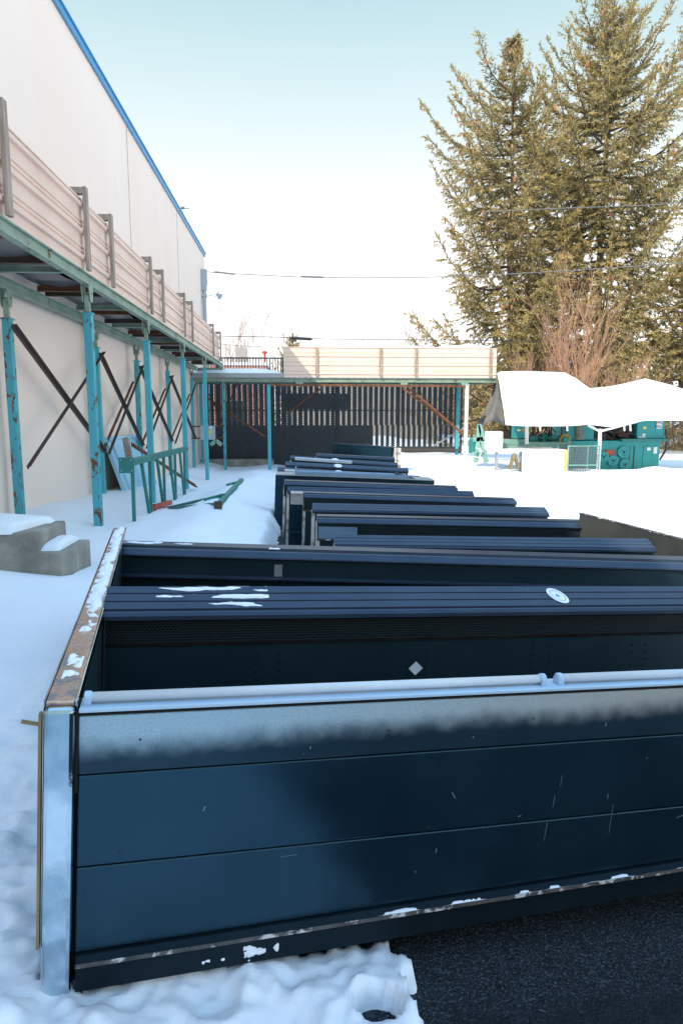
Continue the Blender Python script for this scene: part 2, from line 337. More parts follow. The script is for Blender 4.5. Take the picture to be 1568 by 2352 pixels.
# ------------------------------------------------------------------ ground
def G(x, y): return -.065 * max(0., min(3.3, x + .7)) - .42 * sm((y - 8) / 16)
LV = [(-20, .08), (1.2, .10), (3, .15), (6, .24), (9, .19), (12, .06), (16, -.11), (20, -.25), (25, -.36), (40, -.3), (80, -.3)]
def S(x, y):
    l = interp(y, LV)
    left = l + .16 * sm((-2.5 - x) / .8) + interp(y, [(4.2, 0), (6, .14), (8, .16), (11, .25), (15, .24), (19, .12), (24, .08)]) * math.exp(-((x + 1.15) / .5) ** 2)
    left += .02 * fbm(x, y, .9, 3) + .27 * math.exp(-((x + 2.9) / 1.0) ** 2 - ((y - 5.15) / .5) ** 2)
    rough = sm((5.2 - y) / 2.5) * sm((.6 - abs(x + 1.0)) / .4 + .6)
    left += sm((3.4 - y) / 1.2) * sm((x + 1.5) / .35) * (lumps(x, y) * .9 - .01)
    left += rough * (.05 * fbm(x, y, 3.2, 4) + .035 * abs(nz(x, y, 3, 7)))
    right = -.13 + .05 * fbm(x, y, .5, 4) + .26 * sm((y - 17) / 6) * (1 - sm((x - 5.6) / 2))
    right += (.15 + .09 * fbm(x * 2, y * .3, 1.1, 4)) * math.exp(-((y - 19.3) / .8) ** 2) * sm((x - 6.6) / 1.2)
    right += .10 * sm((4.2 - x) / 1.0) * sm((y - 6) / 3) * (.6 + fbm(x, y, 1.5, 3))
    low = G(x, y) - .09
    e = .06 * nz(x, y, 1, 3) + .03 * nz(x, y, 2, 9)
    wl = 1 - sm((x + .42 + e) / .22)                 # left bank beside the row of cases
    wr = sm((x - 2.75 + e) / .35)
    mid = low
    if y > 15: mid = lerp(low, -.15, sm((y - 20) / 1.5))
    z = lerp(mid, left, wl); z = lerp(z, right, wr)
    if y < 4.8:
        q = FRI @ Vector((x, y, .1))
        if q.y > .035 and y > 0:                     # under the near case
            t = sm((q.x + .095) / .05)
            z = lerp(left, low, t)
            if x > 2.6: z = lerp(low, right, sm((x - 3.9) / .4))
        else:                                        # in front of it and behind the camera
            f = .022 + .03 * fbm(x, y, 4.5, 5) + lumps(x, y)
            if y > 0: f = lerp(f, min(f, .062), sm((q.y + .10) / .06)) + .05 * sm((-.35 - x) / .35)
            d = abs(y - 1.62)
            if y < .8: f += .05 * sm((.8 - y) / 2)
            if (x + .62) ** 2 + (y - 1.5) ** 2 < .09: f += .05 * math.exp(-((x + .74) ** 2 + (y - 1.52) ** 2) / .006)
            f += .04 * math.exp(-((x + .53) ** 2 + (y - 1.58) ** 2) / .0016)
            edge = EDGEX + .09 * nz(x, y, 4, 7) + .08 * nz(x, y, 8, 16)  - .02 + .35 * sm((1.0 - y) / 2)
            cut = sm((x - edge) / .045)
            hx, hy = (x - HOLE.x) / .062, (y - HOLE.y) / .05
            cut = max(cut, 1 - sm((hx * hx + hy * hy - .55) / .9))
            if x > 3: cut *= 1 - sm((x - 5) / 1)
            if y < -9: cut *= sm((y + 14) / 5)
            z = lerp(f + G(x, y) * .3, low, cut)
    return z
HOLE = atz(868, 2296, .02); EDGEX = atz(938, 2230, .02).x
def lumps(x, y):
    v = 1 - abs(nz(x, y, 11, 6.0)) * 2.2; w_ = 1 - abs(nz(x, y, 17, 13.0)) * 2.2
    return .034 * v * (.6 + .8 * nz(x, y, 31, 2.5)) + .013 * w_ + .008 * nz(x, y, 23, 30) + .03 * nz(x, y, 41, 3.0)
def axis(segs):
    r = []
    for a, b, st in segs:
        n = max(1, int(round((b - a) / st)))
        r += [a + (b - a) * i / n for i in range(n)]
    r.append(segs[-1][1]); return r
xs = axis([(-260, -40, 40), (-40, -5, 5), (-5, -1.6, .1), (-1.6, -1.15, .03), (-1.15, .32, .014), (.32, .6, .03), (.6, 3.2, .09), (3.2, 14, .22), (14, 40, 2.5), (40, 260, 40)])
ys = axis([(-120, -20, 20), (-20, -2, 1.2), (-2, 1.0, .12), (1.0, 1.3, .025), (1.3, 2.1, .014), (2.1, 3.2, .03), (3.2, 6, .06), (6, 14, .12), (14, 26, .2), (26, 60, 3), (60, 420, 60)])
m = MB(); m.grid([[(x, y, S(x, y)) for x in xs] for y in ys])
tag(m.build('snow_ground', M['snow'], smooth=True), kind='structure')
xs2 = axis([(-260, -4, 64), (-4, 4, .4), (4, 260, 64)]); ys2 = axis([(-120, -8, 28), (-8, 26, .6), (26, 420, 100)])
m = MB(); m.grid([[(x, y, G(x, y) if abs(x) < 5 and -9 < y < 27 else min(G(x, y), S(x, y)) - .3) for x in xs2] for y in ys2])
tag(m.build('asphalt_yard', M['asphalt'], smooth=True), kind='structure')

# ------------------------------------------------------------------ warehouse building
WX, WZ, WY1 = -3.6, 7.7, 28.3
b = thing('warehouse', (WX, 10, 0), 'long windowless cream warehouse with blue roof edge along the left', 'building')
m = MB(); m.box(WX - 16, WX, -26, WY1, -1, WZ); m.build('wall', M['wall'], b)
m = MB(); m.box(WX - 16.1, WX + .05, -26.1, WY1 + .05, WZ, WZ + .12); m.box(WX - 16.1, WX + .075, -26.1, WY1 + .075, WZ + .12, WZ + .15); m.build('roof_trim', M['blue'], b)
for yj in (-6, 2, 15.9, 22.05):
    m = MB(); m.box(WX, WX + .012, yj - .012, yj + .012, -.5, WZ - .02); m.build('wall_joint', M['joint'], b)
m = MB(); m.box(WX, WX + .05, 8.15, 8.6, -.5, 3.0); m.build('corner_batten', M['wall'], b)
m = MB(); y = 27.2; m.box(WX, WX + .22, y - .13, y + .13, 6.45, 7.0)
m.prism([(-.13, .0), (.13, .0), (.09, -.22), (-.09, -.22)], (WX, y, 6.45), (0, 1, 0), (0, 0, 1), (.2, 0, 0)); m.tube([(WX + .11, y, 6.3), (WX + .11, y, -.4)], .075, 10)
for z in (6.0, 4.4, 3.0): m.box(WX, WX + .2, y - .12, y + .12, z, z + .06)
m.build('downspout', M['box'], b)
m = MB(); p = aty(505, 681, WY1 + .3); m.tube([(WX - .2, WY1, p.z + .05), (p.x - .15, WY1 + .3, p.z)], .015, 5); m.lathe((p.x, WY1 + .3, p.z), (.75, -.3, -.5), [(-.2, .03), (-.1, .06), (0, .12), (.03, .12)], 10); m.tube([(p.x - .1, WY1 + .3, p.z), (p.x - .05, WY1 + .3, p.z + .18)], .03, 6)
m.build('floodlight', M['box'], b)
m = MB(); p = aty(422, 478, 25.0); m.tube([(WX - .5, 25, p.z - .05), (p.x + .2, 25, p.z)], .012, 4); m.tube([(p.x - .1, 25, p.z), (p.x + .03, 25, p.z + .02)], .04, 5); m.build('antenna_arm', M['paleline'], b)

# ------------------------------------------------------------------ sidewalk shed along the wall
XO, XI, ZB = -2.53, -3.4, 3.14
sh = thing('sidewalk_shed', (XO, 12, 0), 'long turquoise post scaffold shed with beige corrugated parapet against the warehouse', 'scaffold shed')
def post(par, x, y, z0, z1, mt, wd=.098, jack=True, lean=0.0):
    m = MB(); m.bar((x + lean, y, z0), (x, y, z1 - .33 if jack else z1), wd, wd, (0, 1, 0))
    m.box(x - wd * .66, x + wd * .66, y - wd * .66, y + wd * .66, (z1 - .345 if jack else z1 - .02), (z1 - .325 if jack else z1))
    po = m.build('post', mt, par, bevel=.006)
    if jack:
        m = MB(); m.bar((x, y, z1 - .33), (x, y, z1 - .12), .055, .055, (0, 1, 0))
        m.prism([(-.035, -.20), (.035, -.20), (.075, -.06), (.075, 0), (-.075, 0), (-.075, -.06)], (x - .05, y, z1), (0, 1, 0), (0, 0, 1), (.012, 0, 0))
        m.prism([(-.035, -.20), (.035, -.20), (.075, -.06), (.075, 0), (-.075, 0), (-.075, -.06)], (x + .04, y, z1), (0, 1, 0), (0, 0, 1), (.012, 0, 0))
        m.lathe((x - .06, y, z1 - .1), (1, 0, 0), [(0, .012), (.13, .012)], 6)
        m.build('jack_head', M['green'], po)
    return po
OY = [4.9, 8.75, 12.0, 15.68, 19.28, 24.1]; IY = [8.52, 12.1, 15.08, 18.58, 22.7]
for i, y in enumerate(OY):
    post(sh, XO, y, S(XO, y) - .25, ZB, M['teal'] if i in (0, 1, 5) else M['teal_clean'])
for i, y in enumerate(IY):
    post(sh, XI, y, S(XI, y) - .25, ZB - .10, M['teal'] if i in (0, 2) else M['teal_clean'])
def ibeam(par, x, y0, y1, z, h=.13, fw=.085):
    m = MB(); pr = [(-fw / 2, 0), (fw / 2, 0), (fw / 2, .014), (.008, .02), (.008, h - .02), (fw / 2, h - .014), (fw / 2, h), (-fw / 2, h), (-fw / 2, h - .014), (-.008, h - .02), (-.008, .02), (-fw / 2, .014)]
    m.prism(pr, (x, y0, z), (1, 0, 0), (0, 0, 1), (0, y1 - y0, 0)); return m.build('long_beam', M['green'], par)
ibeam(sh, XO, -2, 23.9, ZB); ibeam(sh, XI, -2, 23.9, ZB - .10)
y = -1.6; k = 0
while y < 23.9:
    m = MB(); z = ZB + .03 + (k % 2) * .015
    mt = M['rust'] if k % 3 == 1 else M['green'] if k % 3 == 0 else M['darksteel']
    m.prism([(-.03, 0), (.03, 0), (.03, .01), (.006, .012), (.006, .06), (.03, .07), (-.03, .07), (-.006, .06), (-.006, .012), (-.03, .01)], (XI + .02, y, z), (0, 1, 0), (0, 0, 1), (XO - XI - .06, 0, 0))
    m.build('cross_beam', mt, sh); y += (.38 if k % 2 else 1.25) + .1 * math.sin(k * 2.3); k += 1
m = MB(); m.box(WX + .02, XO - .03, -2, 23.9, ZB + .235, ZB + .26); m.build('deck', M['deckdark'], sh)
rows = []                                             # sagging sheet under the deck
for i in range(120):
    y = -2 + 25.8 * i / 119; sag = .055 * abs(math.sin(y * 3.38)) + .03 * fbm(y, 0, 1.2, 3)
    edge = .18 + .16 * fbm(y, 3, 1.1, 3) + (.12 if (i // 7) % 2 else 0)
    rows.append([(lerp(XI + .01, XO - edge, t), y, ZB + .165 - sag * math.sin(math.pi * (.15 + .85 * t)) - .03 * t) for t in (0, .25, .5, .75, 1)])
m = MB(); m.grid(rows); m.build('soffit_sheet', M['deck'], sh, smooth=True)
def corrugated(par, name, org, ex, length, h, mt, thick=.0):
    """horizontal ribs: profile (out, up) swept along ex"""
    ex = Vector(ex); out_ = Vector((0, 0, 1)).cross(ex) * -1
    pr = []
    z = 0.0
    pat = [(0.0, .0), (.10, .0), (.112, .036), (.150, .036), (.162, .0), (.195, .0), (.200, .014), (.215, .014), (.220, .0), (.245, .0), (.250, .014), (.265, .014), (.270, .0)]
    rep = .30; base = 0
    while base < h - .01:
        for a, d in pat:
            if base + a <= h: pr.append((d, base + a))
        base += rep
    pr.append((0, h))
    m = MB(); m.strip(pr, org, out_, (0, 0, 1), ex * length)
    m.strip([(-.012, h), (.014, h), (.014, h - .02)], org, out_, (0, 0, 1), ex * length)
    return m.build(name, mt, par, solid=.004)
ex_ = [-2, 5.85, 9.05, 12.1, 15.2, 18.3, 21.2, 23.0]
for i in range(len(ex_) - 1):
    y0, y1 = ex_[i], ex_[i + 1]
    corrugated(sh, 'parapet_panel', (XO + .0 + .004 * (i % 2), y0, ZB + .15), (0, 1, 0), y1 - y0 + .03, .80 + .012 * (i % 3), M['siding'])
for px in (0, 180, 236, 327, 359, 415, 434, 480, 498):
    y = atx(px, 600, XO).y if px else 6.3
    y = {0: 6.35, 180: 8.62, 236: 9.72, 327: 12.2, 359: 13.25, 415: 15.7, 434: 16.8, 480: 20.9, 498: 22.8}[px]
    m = MB(); x = XO + .075
    m.box(x - .022, x + .022, y - .045, y + .045, ZB + .14, ZB + 1.08)
    m.box(x - .34, x - .022, y - .04, y + .04, ZB + 1.00, ZB + 1.075)
    m.box(x - .38, x - .34, y - .045, y + .045, ZB + .26, ZB + 1.08)
    m.build('parapet_frame', M['wood'], sh, bevel=.004)
# cross braces between inner posts
braces = [(8.52, 12.1), (12.1, 15.08), (15.08, 18.58), (18.58, 22.7)]
for i, (a, b2) in enumerate(braces):
    z0 = .95 - .05 * i; z1 = 2.62 - .02 * i
    if i == 4: z0, z1 = 1.0, 2.6
    m = MB(); m.angle((XI + .075, a, z1), (XI + .075, b2, z0), .062, .014, (1, 0, 0)); m.build('cross_brace', M['darksteel'], sh)
    m = MB(); m.angle((XI + .14, a, z0), (XI + .14, b2, z1), .048, .012, (1, 0, 0)); m.build('cross_brace', M['darksteel'], sh)
    if 0 < i < 4:
        m = MB(); m.angle((XI - .05, a + .3, z0 + .02), (XI - .05, b2 - .15, z1 - .35), .05, .012, (1, 0, 0)); m.build('cross_brace', M['rust'], sh)
for yy in (24.1,):
    m = MB(); m.bar((XI, yy, ZB - .05), (XO, yy, ZB - .05), .07, .13); m.build('end_beam', M['green'], sh)

# ------------------------------------------------------------------ second shed across the yard, in front of the fence
YB = 24.0
s2 = thing('canopy_shed', (1.5, YB, 0), 'pale sunlit parapet shed across the yard before the slatted fence', 'scaffold shed')
def q(px, py, Y=YB): return aty(px, py, Y)
zb2 = q(700, 878).z; xr = q(1140, 868).x; xl = q(440, 860).x; xm = q(652, 860).x
m = MB(); m.prism([(-.05, 0), (.05, 0), (.05, .016), (.01, .024), (.01, .11), (.05, .125), (-.05, .125), (-.01, .11), (-.01, .024), (-.05, .016)], (xl, YB, zb2), (0, 1, 0), (0, 0, 1), (xr - xl, 0, 0)); m.build('long_beam', M['green'], s2)
m = MB(); m.prism([(-.05, 0), (.05, 0), (.05, .016), (.01, .024), (.01, .11), (.05, .125), (-.05, .125), (-.01, .11), (-.01, .024), (-.05, .016)], (xl, YB + 1.5, zb2), (0, 1, 0), (0, 0, 1), (xr - xl, 0, 0)); m.build('long_beam', M['green'], s2)
m = MB(); m.box(xl, xr, YB - .05, YB + 1.6, zb2 + .13, zb2 + .155); m.box(xl, xm - .02, YB - .09, YB + 1.6, zb2 + .157, zb2 + .30); m.build('roof_deck', M['galv'], s2)
zt = q(652, 797).z
corrugated(s2, 'parapet_panel', (xm, YB - .07, zb2 + .16), (1, 0, 0), xr - xm - .05, zt - zb2 - .16, M['siding_pale'])
m = MB(); m.box(xm - .012, xm + .012, YB - .055, YB + 1.5, zb2 + .16, zt); m.build('parapet_end', M['siding_pale'], s2)
for px in (727, 873, 954, 1124):
    x = q(px, 830).x; m = MB(); m.box(x - .045, x + .045, YB - .145, YB - .1, zb2 + .2, zt - .03); m.build('parapet_frame', M['wood'], s2, bevel=.004)
for px, ys_, pz in ((617, 22.9, 1072), (1072, 23.3, 1060)):
    p_ = aty(px, pz, ys_); t_ = aty(px, 884, ys_)
    post(s2, t_.x, ys_, p_.z - .4, t_.z, M['teal_clean'] if px < 700 else M['white'], .11, False)  # right post: turquoise washed out by sun, painted as white
for px, ys_ in ((446, 25.2), (461, 25.2), (1052, 25.4)):
    t_ = aty(px, 880, ys_); post(s2, t_.x, ys_, -.7, t_.z, M['teal_clean'], .11, False)
m = MB(); a = aty(612, 884, 22.9); c = aty(1082, 887, 23.3); m.bar(a, c, .06, .07); m.build('rusty_rail', M['rust'], s2)
for px in (687, 927, 1066):
    p_ = q(px, 872); m = MB(); m.prism([(-.13, .0), (.13, .0), (.12, -.06), (.05, -.16), (-.05, -.16), (-.12, -.06)], (p_.x, YB - .07, zb2), (1, 0, 0), (0, 0, 1), (0, .02, 0)); m.build('beam_bracket', M['green'] if px < 1000 else M['mint'], s2)
def brace2(a, b_, mt, w_=.07): 
    m = MB(); m.angle(a, b_, w_, .014, (0, 1, 0)); m.build('cross_brace', mt, s2)
brace2(aty(938, 890, 23.4), aty(1064, 998, 23.4), M['rust']); brace2(aty(925, 892, 23.6), aty(1058, 992, 23.6), M['rust'], .055)
brace2(aty(735, 893, 24.4), aty(660, 950, 24.9), M['rust'], .06)
brace2(aty(478, 915, 25), aty(612, 1005, 23), M['rust'], .06); brace2(aty(545, 880, 25.2), aty(500, 990, 25.2), M['darksteel'], .05)
brace2(aty(480, 905, 25.2), aty(520, 985, 25.2), M['darksteel'], .05)
brace2(aty(1080, 905, 24.6), aty(1140, 948, 24.6), M['rust'], .05); brace2(aty(1098, 970, 24.6), aty(1140, 935, 24.6), M['rust'], .05)
brace2(aty(995, 1024, 24.8), aty(1070, 980, 24.8), M['galv'], .05)
# snow on the low roof and on the parapet top
def snow_pad(name, label, x0, x1, y0, y1, z, h, nx=40, ny=14, fx=.25, fy=.3, amp=.25, seed=0):
    rows = []
    for j in range(ny + 1):
        r_ = []
        for i in range(nx + 1):
            x = lerp(x0, x1, i / nx); y = lerp(y0, y1, j / ny)
            ex = min(1, min(i, nx - i) / (nx * fx)); ey = min(1, min(j, ny - j) / (ny * fy))
            t = math.sqrt(max(0, 1 - (1 - ex) ** 2)) * math.sqrt(max(0, 1 - (1 - ey) ** 2))
            r_.append((x, y, z - .008 + h * t * (1 + amp * fbm(x + seed, y, 1.2, 3))))
        rows.append(r_)
    m = MB(); m.grid(rows); return tag(m.build(name, M['snow'], smooth=True), label, 'snow', kind='stuff')
snow_pad('roof_snow', 'rounded snow lying on the low roof left of the pale parapet', xl + .05, xm - .06, YB - .07, YB + 1.5, zb2 + .30, .19, fx=.45)
snow_pad('parapet_snow', 'white snow heaped along the top of the pale sunlit parapet', xm + .5, xr - .08, YB - .06, YB + 1.2, zt - .12, .22, fx=.08, amp=.6, seed=5)

# ------------------------------------------------------------------ chain-link fence with slats behind
YF = 26.0
fx0, fx1, fz0, fz1 = -3.45, 6.25, -.35, 3.02
fe = thing('chain_link_fence', (1.4, YF, 0), 'dark chain-link fence with slats behind the far shed', 'fence')
m = MB(); pit = .085; Hh = fz1 - fz0; W = fx1 - fx0; r = .008
k = -Hh
while k < W:
    for sg in (1, -1):
        a0 = max(0, -k); a1 = min(Hh, W - k)
        if a1 > a0:
            x0, x1 = (k + a0, k + a1)
            if sg < 0: x0, x1 = W - x0, W - x1
            m.tube([(fx0 + x0, YF - .01 * sg, fz0 + a0), (fx0 + x1, YF - .01 * sg, fz0 + a1)], r, 3, False)
    k += pit
m.build('wire_mesh', M['wire'], fe)
for x in (fx0, -1.0, 1.45, 3.85, fx1):
    m = MB(); m.tube([(x, YF + .05, -.9), (x, YF + .05, fz1 + .02)], .038, 8); m.build('fence_post', M['slat'], fe)
for z in (fz1, 1.72, fz0 + .06):
    m = MB(); m.tube([(fx0, YF + .05, z), (fx1, YF + .05, z)], .025, 6); m.build('fence_rail', M['slat'], fe)
m = MB(); x = fx0; k = 0
while x < fx1 - .1:
    if True:
        wd = .132 + .02 * random.random(); tp = fz1 - .03
        m.box(x, x + wd, YF + .09, YF + .096, 1.16, tp)
    x += .205; k += 1
m.box(fx0, 2.75, YF + .10, YF + .106, fz0, 1.16)
m.box(-.6, 1.9, YF + .11, YF + .116, 1.75, 2.35)
m.box(2.75, fx1, YF + .10, YF + .106, fz0, .35)
x = 2.75
while x < fx1 - .1: m.box(x, x + .12, YF + .1, YF + .106, .35, 1.16); x += .205
m.build('slats', M['slat'], fe)
m = MB(); a = aty(470, 1055, YF - .3); c = aty(622, 1055, YF - .3); m.box(a.x - .4, c.x + .1, YF - .4, YF - .1, -.8, a.z); tag(m.build('concrete_curb', M['concrete'], bevel=.01), 'low concrete curb at the foot of the dark fence', 'curb')
# taller fence behind
f2 = thing('slat_fence', (-2.5, 33, 0), 'taller dark slatted fence seen above the snowy low roof', 'fence')
zz = aty(560, 822, 33).z; xa, xb = -6.5, aty(652, 840, 33).x
m = MB(); x = xa
while x < xb: m.box(x, x + .045, 33, 33.012, -.5, zz - .03); x += .13
m.build('slats', M['slat'], f2)
m = MB(); m.tube([(xa, 33.04, zz), (xb, 33.04, zz - .0)], .04, 6); m.tube([(xa, 33.04, zz - 1.2), (xb, 33.04, zz - 1.2)], .03, 6); m.build('fence_rail', M['slat'], f2)
for x in (xb, xb - 3.1, xa):
    m = MB(); m.box(x - .10, x + .10, 33, 33.12, -.8, zz + .05); m.build('fence_post', M['slat'], f2)
# right hand chain link fence beyond the machine
f3 = thing('wire_fence', (15, 29, 0), 'plain chain-link fence beyond the green machine at the right', 'fence')
m = MB(); W = 9.; Hh = 2.4; x0_ = 12.3; k = -Hh
while k < W:
    for sg in (1, -1):
        a0 = max(0, -k); a1 = min(Hh, W - k); u0, u1 = k + a0, k + a1
        if sg < 0: u0, u1 = W - u0, W - u1
        m.tube([(x0_ + u0, 29 - .01 * sg, -.3 + a0), (x0_ + u1, 29 - .01 * sg, -.3 + a1)], .008, 3, False)
    k += .10
m.build('wire_mesh', M['darksteel'], f3)
for x in (12.3, 15.3, 18.3, 21.3):
    m = MB(); m.tube([(x, 29.05, -.6), (x, 29.05, 2.15)], .035, 8); m.build('fence_post', M['wire'], f3)

# ------------------------------------------------------------------ buildings behind
def house(name, label, x0, x1, y0, y1, z1, mt, roof=None, ridge=0, wins=(), chim=None):
    b = thing(name, ((x0 + x1) / 2, y0, 0), label, 'building')
    m = MB(); m.box(x0, x1, y0, y1, -1.5, z1); m.build('wall', mt, b)
    if ridge:
        m = MB(); m.prism([(-.2, -.05), (y1 - y0 + .2, -.05), ((y1 - y0) / 2, ridge)], (x0 - .2, y0, z1), (0, 1, 0), (0, 0, 1), (x1 - x0 + .4, 0, 0)); ro = m.build('roof', roof or M['snow'], b)
    else:
        m = MB(); m.box(x0 - .1, x1 + .1, y0 - .1, y1 + .1, z1, z1 + .18); ro = m.build('roof', roof or M['snow'], b)
    for wx, wz, ww, wh in wins:
        m = MB(); m.box(wx - .06, wx + ww + .06, y0 - .05, y0 - .01, wz - .06, wz + wh + .06); wi = m.build('window', M['white'], b)
        m = MB(); m.box(wx, wx + ww, y0 - .056, y0 - .053, wz, wz + wh); m.build('pane', M['black'], wi)
    if chim:
        m = MB(); m.box(*chim); m.build('chimney', M['palehouse'], ro)
    return b
house('brick_building', 'red brick building glimpsed through the gaps of the dark fence', -14, -1.9, 44, 54, 4.6, M['brick'], None, 0, [(-11, .8, 1.2, 1.6), (-7.6, .8, 1.2, 1.6), (-4.6, .8, 1.2, 1.6)])
house('pale_building', 'low pale building with snowy roof behind the fence', -1.0, 9.5, 46, 56, 3.9, M['palehouse'])
house('brick_house', 'red brick house half hidden behind the big spruces', 8.0, 24, 58, 68, 4.4, M['brick'], M['snow'], 2.2, [(10, 1.2, 1.3, 1.7), (14, 1.2, 1.3, 1.7), (19, 1.2, 1.3, 1.7)])
p_ = aty(552, 797, 70); house('chimney_house', 'distant pale house with a tall brick chimney above the fence', -13, -3, 70, 80, 5.2, M['palehouse'], None, 0, [(-10, 1.2, 1.3, 1.7)], (p_.x - .55, p_.x + .55, 70.3, 71.3, 5.3, p_.z))
p_ = aty(608, 812, 45); v = MB(); v.tube([(p_.x, 45, 4.7), (p_.x, 45, p_.z)], .07, 8); v.lathe((p_.x, 45, p_.z), (0, 0, 1), [(0, .16), (.1, .2), (.16, .08)], 10); tag(v.build('roof_vent', M['red']), 'small red vent pipe poking above the dark fence', 'vent')

# ------------------------------------------------------------------ display cases (near one)
def frame_thing(name, mw, label, cat, group=None):
    o = bpy.data.objects.new(name, None); COL.objects.link(o); o.matrix_world = mw; o.empty_display_size = .1
    return tag(o, label, cat, group)
GRP = 'black display case shells lying in a row on the yard'
c1 = frame_thing('display_case', FR, 'nearest and longest black case with frosted front, polished end and white tubes', 'display case', GRP)
LL = 3.3; KS = .026
def part(mb, name, mt, par, **k): return mb.build(name, mt, par, local=True, **k)
m = MB(); m.box(.008, LL, 0, .03, .628, .785); part(m, 'upper_panel', M['frost'], c1, bevel=.004)
m = MB(); m.box(.008, LL, .002, .03, .371, .6245); part(m, 'middle_panel', M['panel'], c1, bevel=.004)
m = MB(); m.prism([(.008, .125), (LL, .125 + KS * LL), (LL, .3682), (.008, .3682)], (0, .03, 0), (1, 0, 0), (0, 0, 1), (0, -.028, 0)); part(m, 'lower_panel', M['panel'], c1, bevel=.004)
m = MB(); m.box(.0, LL, .032, .06, .03, .80); part(m, 'back_liner', M['hole'], c1)
m = MB(); m.prism([(-.012, .022), (-.004, .022), (.03, .03), (.03, .122), (-.006, .122), (-.024, .112), (-.024, .10), (-.012, .094)], (.012, 0, 0), (0, 1, 0), (0, 0, 1), (LL - .012, 0, KS * LL)); kp = part(m, 'kick_plate', M['kick'], c1)
m = MB(); m.prism([(-.0265, .101), (-.0245, .101), (-.0245, .1125), (-.0265, .1125)], (.012, 0, 0), (0, 1, 0), (0, 0, 1), (LL - .012, 0, KS * LL)); part(m, 'kick_edge', M['worn'], kp)
m = MB(); m.prism([(.0, .0), (.03, -.0), (.022, -.10), (.006, -.10)], (.004, 0, .05), (1, 0, 0), (0, 0, 1), (0, .05, 0)); part(m, 'foot', M['black'], c1)
m = MB(); m.box(2.2, 2.26, .01, .06, -.12, .03); part(m, 'foot', M['black'], c1)
rg = random.Random(12); m = MB()
for a_, c_, da, dc, w_ in ((.33, .50, .006, .012, .003), (1.08, .47, -.012, .02, .0025), (1.03, .30, .002, .014, .002), (1.44, .48, .002, .035, .0008), (1.42, .41, .004, .04, .001), (1.40, .30, .006, .06, .0008), (1.64, .30, .004, .10, .0007), (1.62, .42, .0, .02, .0012), (1.30, .39, .01, .004, .0015), (1.18, .37, .004, -.008, .0012), (.62, .66, .001, .006, .003), (1.12, .66, .001, .005, .003), (1.58, .67, .002, .012, .0025), (.97, .24, -.001, .01, .0015), (1.75, .55, .006, .004, .001), (.55, .34, .05, .002, .0008), (1.9, .33, .03, .006, .0008)):
    m.bar((a_, -.0008 if c_ > .62 else .0012, c_), (a_ + da, -.0008 if c_ > .62 else .0012, c_ + dc), w_, .001, (0, 1, 0))
tag(part(m, 'scratches', M['scratch'], c1), kind='stuff'); m = MB()
for a_, c_ in ((.05, .635), (.13, .635), (.16, .715), (.60, .645), (.85, .70), (1.32, .71), (1.6, .69), (.045, .40), (.115, .404), (1.0, .385), (1.66, .365), (1.15, .635), (1.9, .64), (.03, .30)):
    m.lathe((a_, -.0002 if c_ > .62 else .0018, c_), (0, -1, 0), [(0, .0035), (.002, .002)], 8)
tag(part(m, 'screws', M['black'], c1), kind='stuff')
# light rail
m = MB(); m.box(.004, LL, .002, .10, .787, .7965); part(m, 'top_gap', M['hole'], c1)
m = MB(); m.prism([(-.006, .797), (.09, .797), (.09, .801), (.012, .803), (.008, .8065), (-.006, .8065)], (.008, 0, 0), (0, 1, 0), (0, 0, 1), (LL - .008, 0, 0)); part(m, 'light_channel', M['alu'], c1, bevel=.002)
for a0, a1 in ((.016, 1.375), (1.415, LL)):
    m = MB(); m.tube([(a0 + .02, .045, .8185), (a1 - .02, .045, .8185)], .0135, 14); lt = part(m, 'light_tube', M['tube'], c1, smooth=True)
    for e in (a0, a1 - .02):
        m = MB(); m.lathe((e, .045, .8190), (1, 0, 0), [(0, .012), (.003, .0165), (.017, .0165), (.02, .013)], 14); m.box(e + .001, e + .019, .028, .062, .8025, .819); part(m, 'end_cap', M['alu'], lt)
# left end panel
EP = 2.98
m = MB(); m.box(-.066, -.004, .012, EP, -.03, .806); part(m, 'end_panel', M['inner'], c1, bevel=.003)
m = MB(); m.box(-.074, 0.0, -.022, .010, -.05, .816); et = part(m, 'end_trim', M['chrome'], c1, bevel=.012)
m = MB(); m.box(-.073, -.004, .013, EP, .8075, .823); tc_ = part(m, 'top_cap', M['copper'], c1, bevel=.003)
m = MB(); m.box(-.0035, .004, .013, EP, .79, .826); part(m, 'cap_edge', M['chrome'], c1, bevel=.002)
m = MB(); m.box(-.078, -.0745, .013, EP, .785, .826); part(m, 'cap_edge', M['chrome'], c1, bevel=.001)
m = MB(); m.box(-.086, -.0785, -.012, .012, .16, .80); m.bar((-.082, 0, .77), (-.125, -.01, .785), .008, .008); m.box(-.09, -.078, .1, EP, .74, .78); part(m, 'wood_edge', M['tan_wood'], c1)
m = MB(); m.box(.0005, .0085, -.004, .002, .58, .80); part(m, 'corner_slot', M['hole'], c1)
